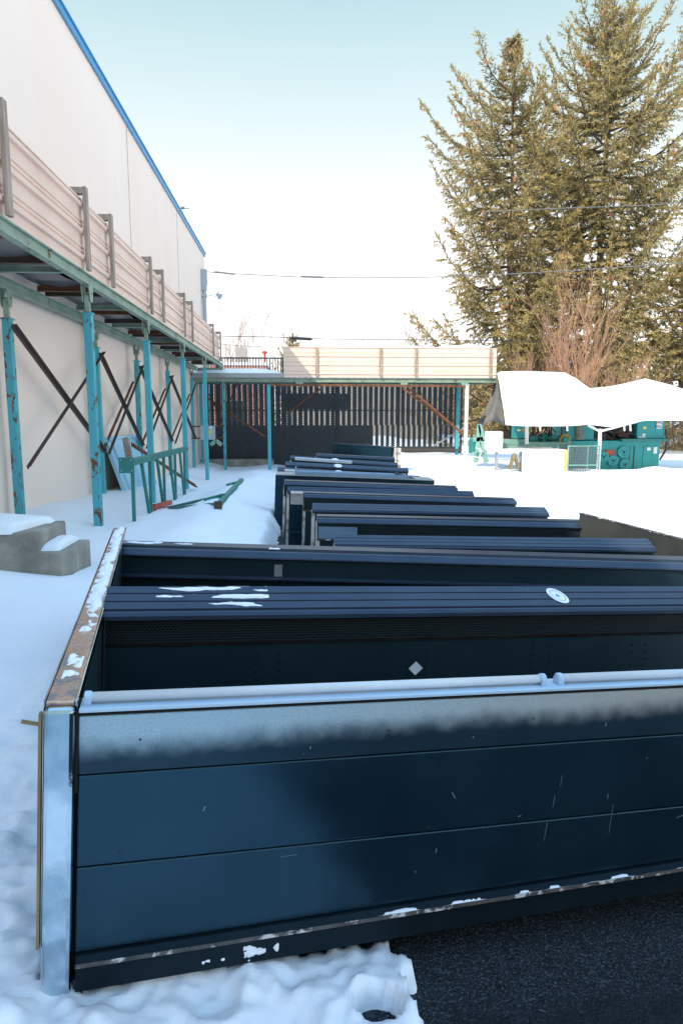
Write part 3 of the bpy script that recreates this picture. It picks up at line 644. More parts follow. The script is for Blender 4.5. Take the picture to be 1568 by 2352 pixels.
# interior
m = MB(); m.box(.0, LL, .06, 2.9, .03, .05); part(m, 'floor', M['hole'], c1)
def flute(b0, b1, top, n, gap=.010, depth=.012):
    pr = []; wv = (b1 - b0) / n
    for i in range(n):
        x0 = b0 + i * wv
        pr += [(x0, top - depth), (x0 + gap * .6, top - depth), (x0 + gap, top - .002), (x0 + wv * .5, top + .001), (x0 + wv - .002, top - .002)]
    pr.append((b1, top - depth)); return pr
b0, b1, tp = .945, 1.095, .867
def slope_flute(f, bk, n, gp=.16, dp=.009):            # n flat lands on a slope from f to bk with grooves between
    f, bk = Vector(f), Vector(bk); d = bk - f; nn = Vector((-d.y, d.x)).normalized(); r_ = []
    for k in range(n):
        for t, h in ((0, -dp), (gp * .5, -dp), (gp, 0), (.97, .001)):
            v = f + d * ((k + t) / n) + nn * h; r_.append((v.x, v.y))
    r_.append((bk.x, bk.y)); return r_
pr = [(b0, .762), (b0 - .008, .768), (b0 - .008, .784), (b0 + .002, .796), (b0 + .010, .800), (b0 + .014, .790)] + slope_flute((b0 + .018, .802), (b1, tp), 3) + [(b1 + .004, tp - .008), (b1 + .004, .762)]
m = MB(); m.prism(pr, (.004, 0, 0), (0, 1, 0), (0, 0, 1), (LL, 0, 0)); part(m, 'divider_rail', M['rail'], c1)
bw = 1.0
m = MB(); m.box(.006, LL, bw - .012, bw - .002, .66, .762); m.build('grille', M['comb'], c1, local=True)
m = MB(); m.prism([(-.016, .662), (-.002, .662), (-.002, .648), (-.008, .645)], (.006, bw, 0), (0, 1, 0), (0, 0, 1), (LL, 0, 0)); part(m, 'grille_frame', M['black'], c1)
m = MB(); m.box(.006, LL, bw, b1 - .02, .05, .762); m.cur = 1
for ax in (.61, .71, 1.29, 1.38, 1.92, 2.01, 2.47, 2.55):
    for cz in (.593, .556, .52, .486): m.lathe((ax + random.uniform(-.004, .004), bw - .0005, cz), (0, -1, 0), [(0, .0055), (.0015, .0055)], 8)
for ax in (1.62, 1.66, 1.69, 2.2, 2.26): m.lathe((ax, bw - .0005, .60), (0, -1, 0), [(0, .003), (.002, .002)], 6)
part(m, 'divider_wall', [M['inner'], M['hole']], c1)
m = MB(); d_ = .034
m.add([(1.335 - d_, bw - .003, .512), (1.335, bw - .003, .512 - d_ * .95), (1.335 + d_, bw - .003, .512), (1.335, bw - .003, .512 + d_ * .95)], [(0, 1, 2, 3)])
part(m, 'diamond_sticker', M['sticker'], c1, solid=.0015)
m = MB(); sb0, sb1 = Vector((0, b0 + .018, .802)), Vector((0, b1, tp)); sdir = (sb1 - sb0).normalized(); snn = Vector((0, -sdir.z, sdir.y)); sc0 = sb0.lerp(sb1, .5) + Vector((2.045, 0, 0))
def disc(mb, r0, r1, z0, z1, n=28):
    vs = []
    for rr, z in ((r0, z0), (r1, z0), (r1, z1), (r0, z1)):
        for k in range(n):
            an = 2 * math.pi * k / n; vs.append(sc0 + Vector((1, 0, 0)) * (rr * math.cos(an) - rr * .35 * math.sin(an)) + sdir * (rr * 1.25 * math.sin(an)) + snn * z)
    fs = [(i * n + k, i * n + (k + 1) % n, ((i + 1) % 4) * n + (k + 1) % n, ((i + 1) % 4) * n + k) for i in range(4) for k in range(n)]
    mb.add(vs, fs)
disc(m, 0.001, .044, .002, .004); m.cur = 1; disc(m, .029, .032, .004, .0046); m.cur = 2; disc(m, .001, .009, .004, .0046)
part(m, 'round_sticker', [M['sticker'], M['grime'], M['stickerblue']], c1)

# generic rail-topped case shell
def shell(label, L_, Rr, wd, kind, H=.78, top=.72, Yb=None, group=GRP, comb=True, left_trim=True, lamp=None, badge=None, ledge=None, frost=False, base_drop=0.):
    A = atz(L_[0], L_[1], top); B = aty(Rr[0], Rr[1], Yb or A.y)
    ex = (B - A); ln = ex.length; ex.normalize(); ey = Vector((0, 0, 1)).cross(ex).normalized(); ez = ex.cross(ey)
    mw = Matrix((ex, ey, ez)).transposed().to_4x4(); mw.translation = A
    c = frame_thing('display_case', mw, label, 'display case', group)
    if kind == 'flute':
        wd = .36 * wd; rise = .05
        pr = [(-wd, -.082), (-wd - .006, -.076), (-wd - .006, -.062), (-wd + .002, -.053)] + slope_flute((-wd + .006, -rise), (0, 0), 3, dp=.007) + [(.004, -.006), (.004, -.08)]
    else:                                             # recessed strip behind, sloping lit face in front
        pr = [(-wd + .012, -.060), (-wd - .002, -.052), (-wd, -.044), (-wd + .035, -.016), (-wd + .05, -.012), (-wd + .055, -.024), (-wd * .55, -.024), (-wd * .53, -.004), (-.02, .002), (0, -.006), (0, -.075)]
    m = MB(); m.prism(pr, (0, 0, 0), (0, 1, 0), (0, 0, 1), (ln, 0, 0)); part(m, 'top_rail', M['rail'], c)
    fb = -wd + .03
    m = MB(); m.box(.004, ln - .004, fb, -.01, -H, -.06); part(m, 'case_wall', M['inner'], c)
    if comb:
        m = MB(); m.box(.35 if frost else .012, ln - .012, fb - .008, fb - .001, -.19, -.085); part(m, 'grille', M['comb'], c)
        m = MB(); m.box(.006, ln - .006, fb - .014, fb - .0005, -.205, -.195); part(m, 'wall_ledge', M['worn'], c)
    if frost:
        m = MB(); m.box(.012, .35, fb - .010, fb - .001, -.19, -.085); part(m, 'frosted_plate', M['galvblue'], c)
    if ledge:
        m = MB(); m.box(.006, ln, fb - .06, fb - .001, -ledge - .010, -ledge); part(m, 'wall_ledge', M['rail'], c)
    if left_trim:
        m = MB(); m.box(-.006, .003, fb + .002, -.012, -H + .02, -.062)
        m.box(-.004, .026, fb - .006, fb + .001, -H + .02, -.21 if comb else -.065); part(m, 'edge_foam', M['foam'], c)
    if lamp:
        m = MB(); m.tube([(lamp[0], -wd - .06, -.035), (lamp[1], -wd - .06, -.035)], .022, 8); m.box(lamp[0], lamp[1], -wd - .09, -wd - .01, -.075, -.055); part(m, 'light_tube', M['tube'], c)
    if badge:
        m = MB(); m.lathe((badge, -wd * .5, -.023), (0, -.36, .93), [(0, .075), (.004, .075)], 16); part(m, 'round_sticker', M['sticker'], c)
    return c, ln, fb
# second from the camera: runs past the right edge
c2, ln2, fb2 = shell('long black case directly behind the nearest one, reaching past the frame', (266, 1240), (1568, 1277), .22, 'lip', top=.80, ledge=.17, comb=False, left_trim=False, H=.80)
m = MB(); m.box(1.02, 1.07, fb2 - .012, fb2 - .001, -.165, -.09); part(m, 'tape', M['galv'], c2)
cL, lnL, fbL = shell('black fluted case third from the camera, beside the tall dark end sheet', (767, 1228), (1486, 1237), .36, 'flute', top=.74, comb=False)
A_ = atz(1330, 1180, .72); B_ = atz(1568, 1241, .70)
inv = cL.matrix_world.inverted()
a_, b_ = inv @ A_, inv @ (B_ + (B_ - A_) * .25)
m = MB(); dz = Vector((0, 0, -.95)); m.prism([(0, 0), (.03, 0), (.03, -.95), (0, -.95)], a_, (1, 0, 0), (0, 0, 1), b_ - a_); part(m, 'end_sheet', M['sheet'], cL)
m = MB(); m.prism([(-.004, .0), (.034, 0), (.034, .008), (-.004, .008)], a_, (1, 0, 0), (0, 0, 1), b_ - a_); part(m, 'sheet_edge', M['worn'], cL)
shell('black case with frosted left grille and rounded lip, fourth from the camera', (727, 1180), (1352, 1193), .20, 'lip', frost=True)
shell('black fluted case just behind the frosted-grille case', (717, 1155), (1250, 1165), .40, 'flute', comb=False)
cI, lnI, fbI = shell('black case with a galvanized plate at its left end', (697, 1128), (1175, 1143), .20, 'lip')
m = MB(); m.box(-.145, -.006, -.24, -.02, -.008, .0); m.box(-.145, -.006, fbI - .03, fbI - .022, -.13, -.008); m.cur = 1; m.box(-.142, -.012, fbI - .02, -.02, -.6, -.13); m.box(-.145, -.006, fbI - .06, fbI - .02, -.46, -.44); m.cur = 0; m.box(-.145, -.006, fbI - .03, fbI - .021, -.82, -.6)
part(m, 'galvanized_end', [M['galv'], M['panel']], cI)
shell('narrow black fluted case behind the galvanized-plate case', (660, 1117), (1085, 1128), .25, 'flute', comb=False)
shell('black case with rounded lip just in front of the silver trough', (653, 1101), (1043, 1115), .22, 'lip')
# silver trough
A = atz(636, 1083, .72); B = aty(984, 1096, A.y); ex = (B - A); lnF = ex.length; ex.normalize(); ey = Vector((0, 0, 1)).cross(ex).normalized(); ez = ex.cross(ey)
mw = Matrix((ex, ey, ez)).transposed().to_4x4(); mw.translation = A
cF = frame_thing('display_case', mw, 'dark case topped by a silver galvanized tray and pale blue channel', 'display case', GRP)
m = MB(); m.box(0, lnF, -.46, 0, -.9, -.012); part(m, 'case_wall', M['panel'], cF)
m = MB(); m.box(0, lnF, -.47, .002, -.011, .0); part(m, 'tray', M['galv'], cF)
m = MB(); m.prism([(-.42, .002), (-.12, .002), (-.12, .05), (-.15, .05), (-.16, .02), (-.38, .02), (-.39, .05), (-.42, .05)], (.30, 0, 0), (0, 1, 0), (0, 0, 1), (1.68, 0, 0)); m.box(.28, .297, -.43, -.10, .0, .10); part(m, 'blue_channel', M['galvblue'], cF)
m = MB(); m.prism([(1.78, .003), (2.08, .003), (1.80, .075)], (0, -.38, 0), (1, 0, 0), (0, 0, 1), (0, .2, 0)); part(m, 'folded_flap', M['rail'], cF)
m = MB(); m.prism([(0, 0), (.12, -.05), (.16, -.05), (.16, -.11), (0, -.11)], (0, -.46, -.78), (0, -1, 0), (0, 0, 1), (.3, 0, 0)); part(m, 'foot_lip', M['panel'], cF)
m = MB(); m.box(-.008, -.001, -.46, -.0, -.85, -.02); part(m, 'end_plate', M['panel'], cF)
shell('black fluted case with round badge and long white tube, behind the silver tray', (638, 1072), (964, 1093), .42, 'flute', comb=False, lamp=(.12, 1.35), badge=1.02)
shell('black fluted case with round badge and no tube, fourth from the far end', (655, 1060), (936, 1075), .36, 'flute', comb=False, badge=.98)
shell('black fluted case with round badge and short tube, third from the far end', (667, 1046), (912, 1063), .36, 'flute', comb=False, lamp=(.1, 1.3), badge=.95)
shell('thin black case lying at the far end of the row', (725, 1041), (903, 1050), .30, 'lip', comb=False)
# upright case at the end
A = aty(766, 1018, 19.0); B = aty(905, 1027, 19.0)
ue = thing('upright_case', (A.x, 19.0, 0), 'black open case set upright by itself before the fence', 'display case')
m = MB(); dz = B - A; m.prism([(0, 0), (0, -.75), (.03, -.75), (.03, 0)], A, (0, 1, 0), (0, 0, 1), dz); m.build('back_panel', M['panel'], ue)
m = MB(); m.prism([(-.30, -.75), (-.30, -.68), (.0, -.68), (.0, -.75)], A, (0, 1, 0), (0, 0, 1), dz); m.prism([(-.22, .012), (-.22, -.02), (.03, -.02), (.03, .012)], A, (0, 1, 0), (0, 0, 1), dz); m.build('top_rail', M['rail'], ue)
for t, mt in ((0, 'foam'), (1, 'foam')):
    p_ = A + dz * t; m = MB(); m.box(p_.x - .03 + .0 * t, p_.x + .03, 18.75, 19.04, p_.z - .8, p_.z + .02); m.build('end_plate', M[mt] if t else M['panel'], ue)
p_ = A + dz; m = MB(); m.box(p_.x + .035, p_.x + .16, 18.8, 19.0, p_.z - .8, p_.z - .02); m.build('side_block', M['foam'], ue)
m = MB(); p2 = aty(1060, 1033, 19.2); m.bar((p_.x + .17, 19.1, p_.z - .08), p2, .05, .05); tag(m.build('dark_beam', M['darksteel']), 'thin dark beam lying on snow right of the upright case', 'beam')

# snow left on the cases
def snow_patch(name, label, mw, a0, a1, b0, b1, z, thr, sa, sb, h=.02, seed=0., fall=None, step=.012):
    na, nb = max(2, int((a1 - a0) / step)), max(2, int((b1 - b0) / step))
    hs = {}
    for i in range(na + 1):
        for j in range(nb + 1):
            a_, b_ = lerp(a0, a1, i / na), lerp(b0, b1, j / nb)
            n = noise.fractal(Vector((a_ * sa + seed, b_ * sb + seed, seed)), 1, 2, 4) - thr
            if fall: n += fall((a_ - a0) / (a1 - a0), (b_ - b0) / (b1 - b0))
            n = min(n, 1.6 * min(i, na - i, j * 1.5, (nb - j) * 1.5) / 3. - .05)
            hs[i, j] = max(-.004, min(h, n * h * 1.3))
    m = MB(); idx = {}
    for i in range(na):
        for j in range(nb):
            cs_ = [(i, j), (i + 1, j), (i + 1, j + 1), (i, j + 1)]
            if max(hs[c] for c in cs_) > -.0035:
                f = []
                for c in cs_:
                    if c not in idx:
                        idx[c] = len(m.v); v = mw @ Vector((lerp(a0, a1, c[0] / na), lerp(b0, b1, c[1] / nb), z + hs[c])); m.v.append(tuple(v))
                    f.append(idx[c])
                m.f.append(tuple(f)); m.mi.append(0)
    if m.f: return tag(m.build(name, M['snow'], smooth=True), label, 'snow', kind='stuff')
snow_patch('snow_strip', 'ragged snow strip along the coppery end panel top', FR, -.070, -.006, .62, EP - .03, .823, -.12, 30, 16, .013, 3.1, lambda s, t: .75 - 1.9 * abs(s - .56 - .12 * math.sin(t * 21)) - .8 * sm((.16 - t) / .1), .0045)
snow_patch('snow_strip', 'small snow dab near the front of the coppery end panel', FR, -.058, -.012,   .17, .42, .823, -.08, 30, 20, .011, 9.3, lambda s, t: .55 - 1.9 * abs(t - .5) - .8 * abs(s - .5), .004)
SLM = FR @ Matrix.Translation((0, b0 + .018, .802)) @ Matrix.Rotation(math.atan2(tp - .802, b1 - b0 - .018), 4, 'X')
for k_, (bb, lo) in enumerate(((.135, -.05), (.085, .0), (.035, .06))):
    snow_patch('snow_streak', ['upper', 'middle', 'lowest'][k_] + ' snow streak on the fluted divider of the nearest case', SLM, .10 + .08 * k_, .66, bb - .022, bb + .018, .0, .20 + lo, 8, 40, .006, 20 + k_ * 7.7, lambda s, t: .55 * sm(s * 2.0) - .15 - 5.0 * (t - .45) ** 2, .0055)
snow_patch('snow_streak', 'long thin snow streak on the left end of the second case', c2.matrix_world, .03, .58, -.12, -.02, -.002, .04, 7, 24, .008, 41, lambda s, t: .3 * (1 - s) + .15 - 4.5 * (t - .7) ** 2, .006)
snow_patch('snow_fleck', 'tiny snow fleck on the middle of the second case', c2.matrix_world, .98, 1.05, -.13, -.07, -.006, .12, 30, 30, .006, 55, lambda s, t: .3, .005)
KV = FR @ Matrix(((1, 0, 0, 0), (0, 0, -1, 0), (0, 1, 0, 0), (0, 0, 0, 1)))
snow_patch('snow_clump', 'pale snow clump caught on the kick plate at lower left', KV, .34, .56, .025, .098, .010, .05, 22, 26, .012, 61, lambda s, t: .55 - 2.2 * abs(t - .35 - .35 * s) - 1.1 * abs(s - .6), .004)
KM = FR @ Matrix.Rotation(-math.atan(KS), 4, 'Y')
snow_patch('ledge_snow', 'thin snow line on the kick ledge right of centre', KM, .78, 2.3, -.0235, -.006, .1125, .12, 9, 20, .005, 77, lambda s, t: .45 * (1 - abs(2 * s - .9)) - .05, .005)

# ------------------------------------------------------------------ concrete steps
st = thing('concrete_steps', (-2.6, 6.4, 0), 'weathered grey concrete step block half buried in snow at left', 'steps')
def topz(px, py, z): return atz(px, py, z)
zt_ = .66; A = topz(150, 1196, zt_); Bc = topz(60, 1222, zt_); Cc = topz(-60, 1222, zt_)
m = MB(); pr = [(A.x, A.y), (A.x - .02, A.y - .22), (Bc.x + .1, Bc.y - .02), (Bc.x - .2, Bc.y - .06), (WX + .02, Bc.y - .1), (WX + .02, A.y + .03), (A.x, A.y + .02)]
m.prism([(x, y) for x, y in pr], (0, 0, zt_ - 1.1), (1, 0, 0), (0, 1, 0), (0, 0, 1.1)); m.build('upper_step', M['concrete'], st, bevel=.015)
zs = .50; D = topz(205, 1240, zs); E_ = topz(80, 1268, zs); F_ = topz(140, 1272, zs)
m = MB(); m.prism([(D.x, D.y), (D.x - .03, D.y - .2), (F_.x + .05, F_.y + .10), (F_.x, F_.y), (E_.x, E_.y), (E_.x - .3, A.y - .05), (D.x, A.y - .05)], (0, 0, zs - 1), (1, 0, 0), (0, 1, 0), (0, 0, 1)); m.build('lower_step', M['concrete'], st, bevel=.012)
rows = []
for j in range(19):
    r_ = []
    for i in range(31):
        x = lerp(WX + .05, A.x - .07, i / 30); yy0 = lerp(Bc.y - .07, A.y - .14, sm((x - Bc.x + .1) / (A.x - Bc.x))); y = lerp(yy0, A.y - .0, j / 18)
        e = min(1, min(i + 6, 30 - i) / 7) ; e2 = min(1, min(j, 18 - j) / 5)
        r_.append((x, y, zt_ - .008 + .10 * math.sqrt(max(0, 1 - (1 - e) ** 2)) * math.sqrt(max(0, 1 - (1 - e2) ** 2)) * (1 + .2 * fbm(x, y, 2, 3))))
    rows.append(r_)
m = MB(); m.grid(rows); tag(m.build('step_snow', M['snow'], smooth=True), 'thick snow cap on the upper concrete step', 'snow', kind='stuff')
snow_pad('step_snow', 'small snow pillow on the lower concrete step', E_.x + .01, D.x - .09, E_.y + .03, A.y - .02, zs, .07, 24, 14, .35, .4, .2, 3)

# ------------------------------------------------------------------ rack frames, boards and steel lying in the snow
rk = thing('rack_frame', (-2.1, 9.5, 0), 'dark teal steel rack frame standing on edge in the snow', 'rack frame')
p0 = atx(300, 1063, -2.14); p1 = atx(428, 1031, -2.24)
m = MB(); m.prism([(-.04, -.042), (.04, -.042), (.04, .048), (-.04, .048)], p0, (1, 0, 0), (0, 0, 1), p1 - p0); m.build('top_rail', M['trestle'], rk, bevel=.006)
m = MB(); m.box(p0.x - .14, p0.x + .05, p0.y - .035, p0.y - .012, p0.z - .13, p0.z + .07); m.cur = 1
for dx, dz in ((-.11, -.10), (-.11, .04), (.02, -.1), (.02, .04)): m.lathe((p0.x + dx, p0.y - .036, p0.z + dz), (0, -1, 0), [(0, .012), (.008, .01)], 6)
m.build('base_plate', [M['trestle'], M['galv']], rk)
n = 9
for i in range(n):
    t = (i * .115 + .02); a = p0.lerp(p1, t); a.z -= .05
    sl_ = .52 if i % 2 else .06
    bt = Vector((a.x - .02, a.y + sl_, S(a.x, a.y + sl_) - .12))
    m = MB(); m.bar(a, bt, .05, .04, (1, 0, 0)); m.build('brace', M['trestle'], rk)
lk = thing('fallen_rack_frame', (-1.1, 11, .2), 'dark teal rack frame lying flat and sunk in the snow bank', 'rack frame')
p0 = atsnow(501, 1160, .05); p1 = atsnow(555, 1102, .05)
m = MB(); m.bar(p0, p1, .075, .06); m.build('top_rail', M['trestle'], lk, bevel=.006)
m = MB(); d = (p1 - p0).normalized(); m.bar(p0 - d * .03, p0 + d * .02, .10, .10); m.build('base_plate', M['darksteel'], lk)
for a_, b_ in (((388, 1168, .0), (500, 1157, .045)), ((392, 1165, .0), (512, 1138, .045)), ((522, 1114, .02), (549, 1107, .045)), ((470, 1148, .02), (515, 1136, .045))):
    m = MB(); m.bar(atsnow(*a_), atsnow(*b_), .042, .04); m.build('brace', M['trestle'], lk)
ob = thing('rack_beam', (-1.9, 9.9, .2), 'short orange-red rack beam lying in snow by the teal frame', 'beam')
a_ = atsnow(350, 1166, .05); b_ = atsnow(391, 1154, .06)
m = MB(); m.bar(a_, b_, .075, .075); m.build('beam', M['red'], ob, bevel=.006)
d = (b_ - a_); m = MB()
for t in (.2, .4, .6): p_ = a_ + d * t; m.box(p_.x - .018, p_.x + .018, p_.y - .046, p_.y - .037, p_.z - .02, p_.z + .012)
m.build('slot_holes', M['hole'], ob)
m = MB(); m.bar(a_ - d.normalized() * .03, a_ + d.normalized() * .01, .11, .12); m.build('end_bracket', M['red'], ob)
# leaning blue board
bl = thing('leaning_board', (-3.3, 14, .2), 'pale blue framed board leaning on the warehouse wall', 'board')
a0 = Vector((-3.18, 12.7, .12)); a1 = Vector((-3.18, 15.6, .0)); t0 = Vector((-3.52, 12.7, 1.15)); t1 = Vector((-3.52, 15.6, 1.12))
m = MB(); m.add([a0, a1, t1, t0], [(0, 1, 2, 3)]); m.build('sheet', M['skyblue'], bl, solid=.03)
m = MB(); m.bar(a0 + Vector((.03, -.02, 0)), t0 + Vector((.03, -.02, 0)), .07, .07, (0, 1, 0)); m.bar(t0 + Vector((.03, 0, 0)), t1 + Vector((.03, 0, 0)), .05, .05); m.bar(a0 + Vector((.03, .35, 0)), t0 + Vector((.03, .35, 0)), .04, .03, (0, 1, 0)); m.build('edge_frame', M['skyblue'], bl)
m = MB(); m.bar(atx(297, 1052, -3.0), atx(289, 1008, -3.1), .10, .10, (0, 1, 0)); tag(m.build('timber_post', M['wood'], bevel=.005), 'weathered timber offcut upright before the blue board', 'timber')
m = MB(); m.angle(atx(306, 1020, -2.9), atz(452, 1116, -.02), .07, .012); tag(m.build('steel_angle', M['rust']), 'rusty angle bar slanting into the snow behind the teal rack frame', 'steel bar')
# electrical box on rails
eb = thing('electrical_box', (-2.7, 22.5, .8), 'grey electrical box with yellow label between far posts', 'electrical box')
a = aty(460, 978, 22.4); c = aty(494, 1010, 22.4)
m = MB(); m.box(a.x, c.x, 22.4, 22.58, c.z, a.z); m.build('cabinet', M['box'], eb, bevel=.01)
m = MB(); x = aty(481, 990, 22.4).x; m.box(x, x + .10, 22.392, 22.398, aty(0, 997, 22.4).z - .02, aty(0, 985, 22.4).z - .03); m.build('warning_label', M['brightyellow'], eb)
m = MB(); m.box(x, x + .10, 22.392, 22.398, aty(0, 985, 22.4).z - .01, aty(0, 982, 22.4).z + .03); m.build('printed_label', M['white'], eb)
for py in (980, 1007):
    m = MB(); p_ = aty(440, py, 22.62); q_ = aty(516, py - 2, 22.62); m.bar(p_, q_, .03, .04); m.build('mounting_rail', M['rust'], eb)
m = MB(); a = aty(484, 1022, 22.5); b2 = aty(496, 1012, 22.5); c = aty(509, 1022, 22.5); m.bar(a, b2, .12, .09, (0, 1, 0)); m.bar(b2, c, .12, .09, (0, 1, 0)); tag(m.build('steel_bracket', M['mint']), 'bent mint green steel bracket hanging below the electrical box', 'bracket')

# ------------------------------------------------------------------ green machine
MY = 21.0
mc = thing('industrial_machine', (10, MY, 0), 'big teal industrial machine with rollers and engine under the white tarp', 'machine')
def mx(px, Y=MY): return aty(px, 1000, Y).x
def mz(py, px=1400, Y=MY): return aty(px, py, Y).z
def mbox(x0, x1, y0, y1, d0, d1): # image box -> world box at depth offsets
    return (mx(x0), mx(x1), MY + d0, MY + d1, mz(y1), mz(y0))
m = MB(); m.box(*mbox(1305, 1516, 1012, 1100, 0, 1.4)); m.build('bed', M['machine'], mc, bevel=.02)
m = MB(); m.box(*mbox(1463, 1526, 940, 1008, .05, 1.3)); cb = m.build('cabinet', M['machine'], mc, bevel=.02)
m = MB(); m.box(*mbox(1506, 1519, 968, 985, .03, .046)); lb = m.build('notice', M['white'], cb)
m = MB(); p_ = aty(1512, 973, MY + .025)
m.tube([(p_.x + .10 * math.cos(t), MY + .025, p_.z - .01 + .045 * math.sin(t)) for t in [math.pi * i / 8 for i in range(9)]], .012, 4); m.build('red_arc', M['red'], lb)
cu_ = bpy.data.curves.new('notice_text', 'FONT'); cu_.body = 'BAL'; cu_.size = .13; cu_.align_x = 'CENTER'
to = bpy.data.objects.new('tmp_text', cu_); COL.objects.link(to); bpy.context.view_layer.update()
me = bpy.data.meshes.new_from_object(to); bpy.data.objects.remove(to)
wo = bpy.data.objects.new('lettering', me); COL.objects.link(wo); me.materials.append(M['hole']); wo.parent = lb
wo.location = Vector((p_.x, MY + .024, mz(983))) - mc.location; wo.rotation_euler = (math.pi / 2, 0, 0)
m = MB(); m.box(*mbox(1475, 1482, 996, 1002, .03, .046)); m.box(*mbox(1466, 1482, 1003, 1006, .03, .046)); m.build('small_label', M['white'], cb)
m = MB(); m.box(*mbox(1476, 1483, 980, 986, .03, .046)); m.build('yellow_label', M['brightyellow'], cb)
m = MB(); m.box(*mbox(1424, 1528, 1008, 1014, -.12, 1.3)); m.build('rail_beam', M['trestle'], mc)
m = MB(); m.box(*mbox(1478, 1512, 1024, 1090, -.02, -.002)); dr = m.build('door', M['machine'], mc, bevel=.006)
m = MB(); m.box(*mbox(1486, 1494, 1028, 1035, -.03, -.022)); m.box(*mbox(1501, 1509, 1027, 1042, -.03, -.022)); m.build('door_label', M['white'], dr)
m = MB(); m.box(*mbox(1456, 1458, 1024, 1080, -.012, -.002)); m.box(*mbox(1447, 1448, 1024, 1080, -.01, -.002)); m.build('panel_seam', M['black'], mc)
for px, py, rr in ((1429, 1038, 14.5), (1405, 1058, 13.5), (1432, 1066, 13.5), (1383, 1049, 13)):
    rad = rr / 1568 * MY; c = aty(px, py, MY); m = MB(); m.lathe((c.x, MY - .002, c.z), (0, -1, 0), [(0, rad * .6), (.0, rad), (.07, rad), (.08, rad * .94)], 24); m.cur = 1; m.lathe((c.x, MY - .081, c.z), (0, -1, 0), [(0, .03), (.04, .03)], 8)
    for k in range(3):
        an = k * 2.1 + .5; m.lathe((c.x + rad * .5 * math.cos(an), MY - .082, c.z + rad * .5 * math.sin(an)), (0, -1, 0), [(0, .018), (.01, .018)], 6)
    m.build('wheel_disc', [M['machine'], M['black']], mc)
m = MB(); m.box(*mbox(1390, 1411, 1033, 1046, -.05, -.003)); m.build('red_guard', M['red'], mc)
m = MB(); m.box(*mbox(1296, 1366, 940, 1011, .1, 1.2)); m.build('housing', M['machine'], mc, bevel=.02)
c0, c1_ = aty(1332, 978, MY), aty(1332, 1010, MY); m = MB(); m.tube([(c0.x, MY + .08, c1_.z), (c0.x, MY + .08, c0.z + .3)], .12, 12)
for k in range(6): m.tube([(c0.x - .11 + k * .045, MY - .04 - .02 * math.sin(k), c1_.z), (c0.x - .11 + k * .045, MY - .04, c0.z + .3)], .008, 4)
m.build('bellows', M['concrete'], mc)
rng = random.Random(3)
m = MB(); m.box(*mbox(1386, 1462, 940, 1008, .35, 1.0))
for k in range(14):
    c = aty(rng.uniform(1392, 1458), rng.uniform(975, 1005), MY); m.lathe((c.x, MY + .33, c.z), (rng.uniform(-.3, .3), -1, rng.uniform(-.2, .2)), [(0, .09), (.1, rng.uniform(.05, .1)), (.2, rng.uniform(.03, .08))], 9)
m.build('engine', M['black'], mc)
m = MB()
for k in range(9):
    a = aty(rng.uniform(1388, 1460), rng.uniform(972, 1000), MY + .15); b2 = aty(rng.uniform(1388, 1460), rng.uniform(985, 1008), MY + .12); mid_ = (a + b2) / 2 + Vector((0, -.05, -.1)); m.tube([a, a.lerp(mid_, .6), mid_, b2.lerp(mid_, .5), b2], .018, 5)
m.build('engine_hose', M['darksteel'], mc)
# hose reel and left part
c = aty(1297, 1012, MY - .4); rad = 11 / 1568 * MY
m = MB(); m.tube([(c.x + rad * math.cos(t), MY - .4, c.z + rad * 1.2 * math.sin(t)) for t in [2 * math.pi * i / 20 for i in range(21)]], .03, 6, False); m.build('yellow_hose', M['yellow'], mc)
m = MB(); m.lathe((c.x, MY - .42, c.z), (0, -1, 0), [(0, .10), (.06, .10), (.08, .04)], 12); m.build('hose_hub', M['machine'], mc)
m = MB(); m.box(*mbox(1196, 1290, 1014, 1021, -.6, .1)); m.box(*mbox(1152, 1200, 1008, 1020, -.3, .2)); m.box(*mbox(1140, 1290, 1020, 1024, -.7, -.5)); m.build('conveyor_rail', M['mint'], mc)
m = MB(); m.box(*mbox(1180, 1212, 975, 1006, -.1, .3)); cp = m.build('control_panel', M['machine'], mc, bevel=.01)
m = MB(); cc = aty(1199, 988, MY - .11); m.lathe((cc.x, MY - .1, cc.z), (0, -1, 0), [(0, .05), (.04, .04)], 10); m.build('panel_button', M['yellow'], cp)
m = MB(); m.box(*mbox(1183, 1191, 985, 990, -.118, -.102)); m.build('panel_label', M['white'], cp)
m = MB(); m.box(*mbox(1200, 1300, 1004, 1016, .2, .7))
for k in range(7):
    cc = aty(1222 + k * 10, 1006 + rng.uniform(-5, 5), MY); m.lathe((cc.x, MY + .1, cc.z), (rng.uniform(-1, 1), -.6, 0), [(-.15, .09), (.15, .09)], 9)
m.build('motor', M['trestle'], mc)
m = MB()
for k in range(16):
    a = aty(rng.uniform(1208, 1290), 955, MY + .3); b2 = aty(rng.uniform(1208, 1290), rng.uniform(1000, 1012), MY + .1); m.tube([a, a.lerp(b2, .4) + Vector((rng.uniform(-.2, .2), -.1, 0)), a.lerp(b2, .75) + Vector((rng.uniform(-.25, .25), -.15, -.05)), b2], .02, 5)
m.build('hose_bundle', M['black'], mc)
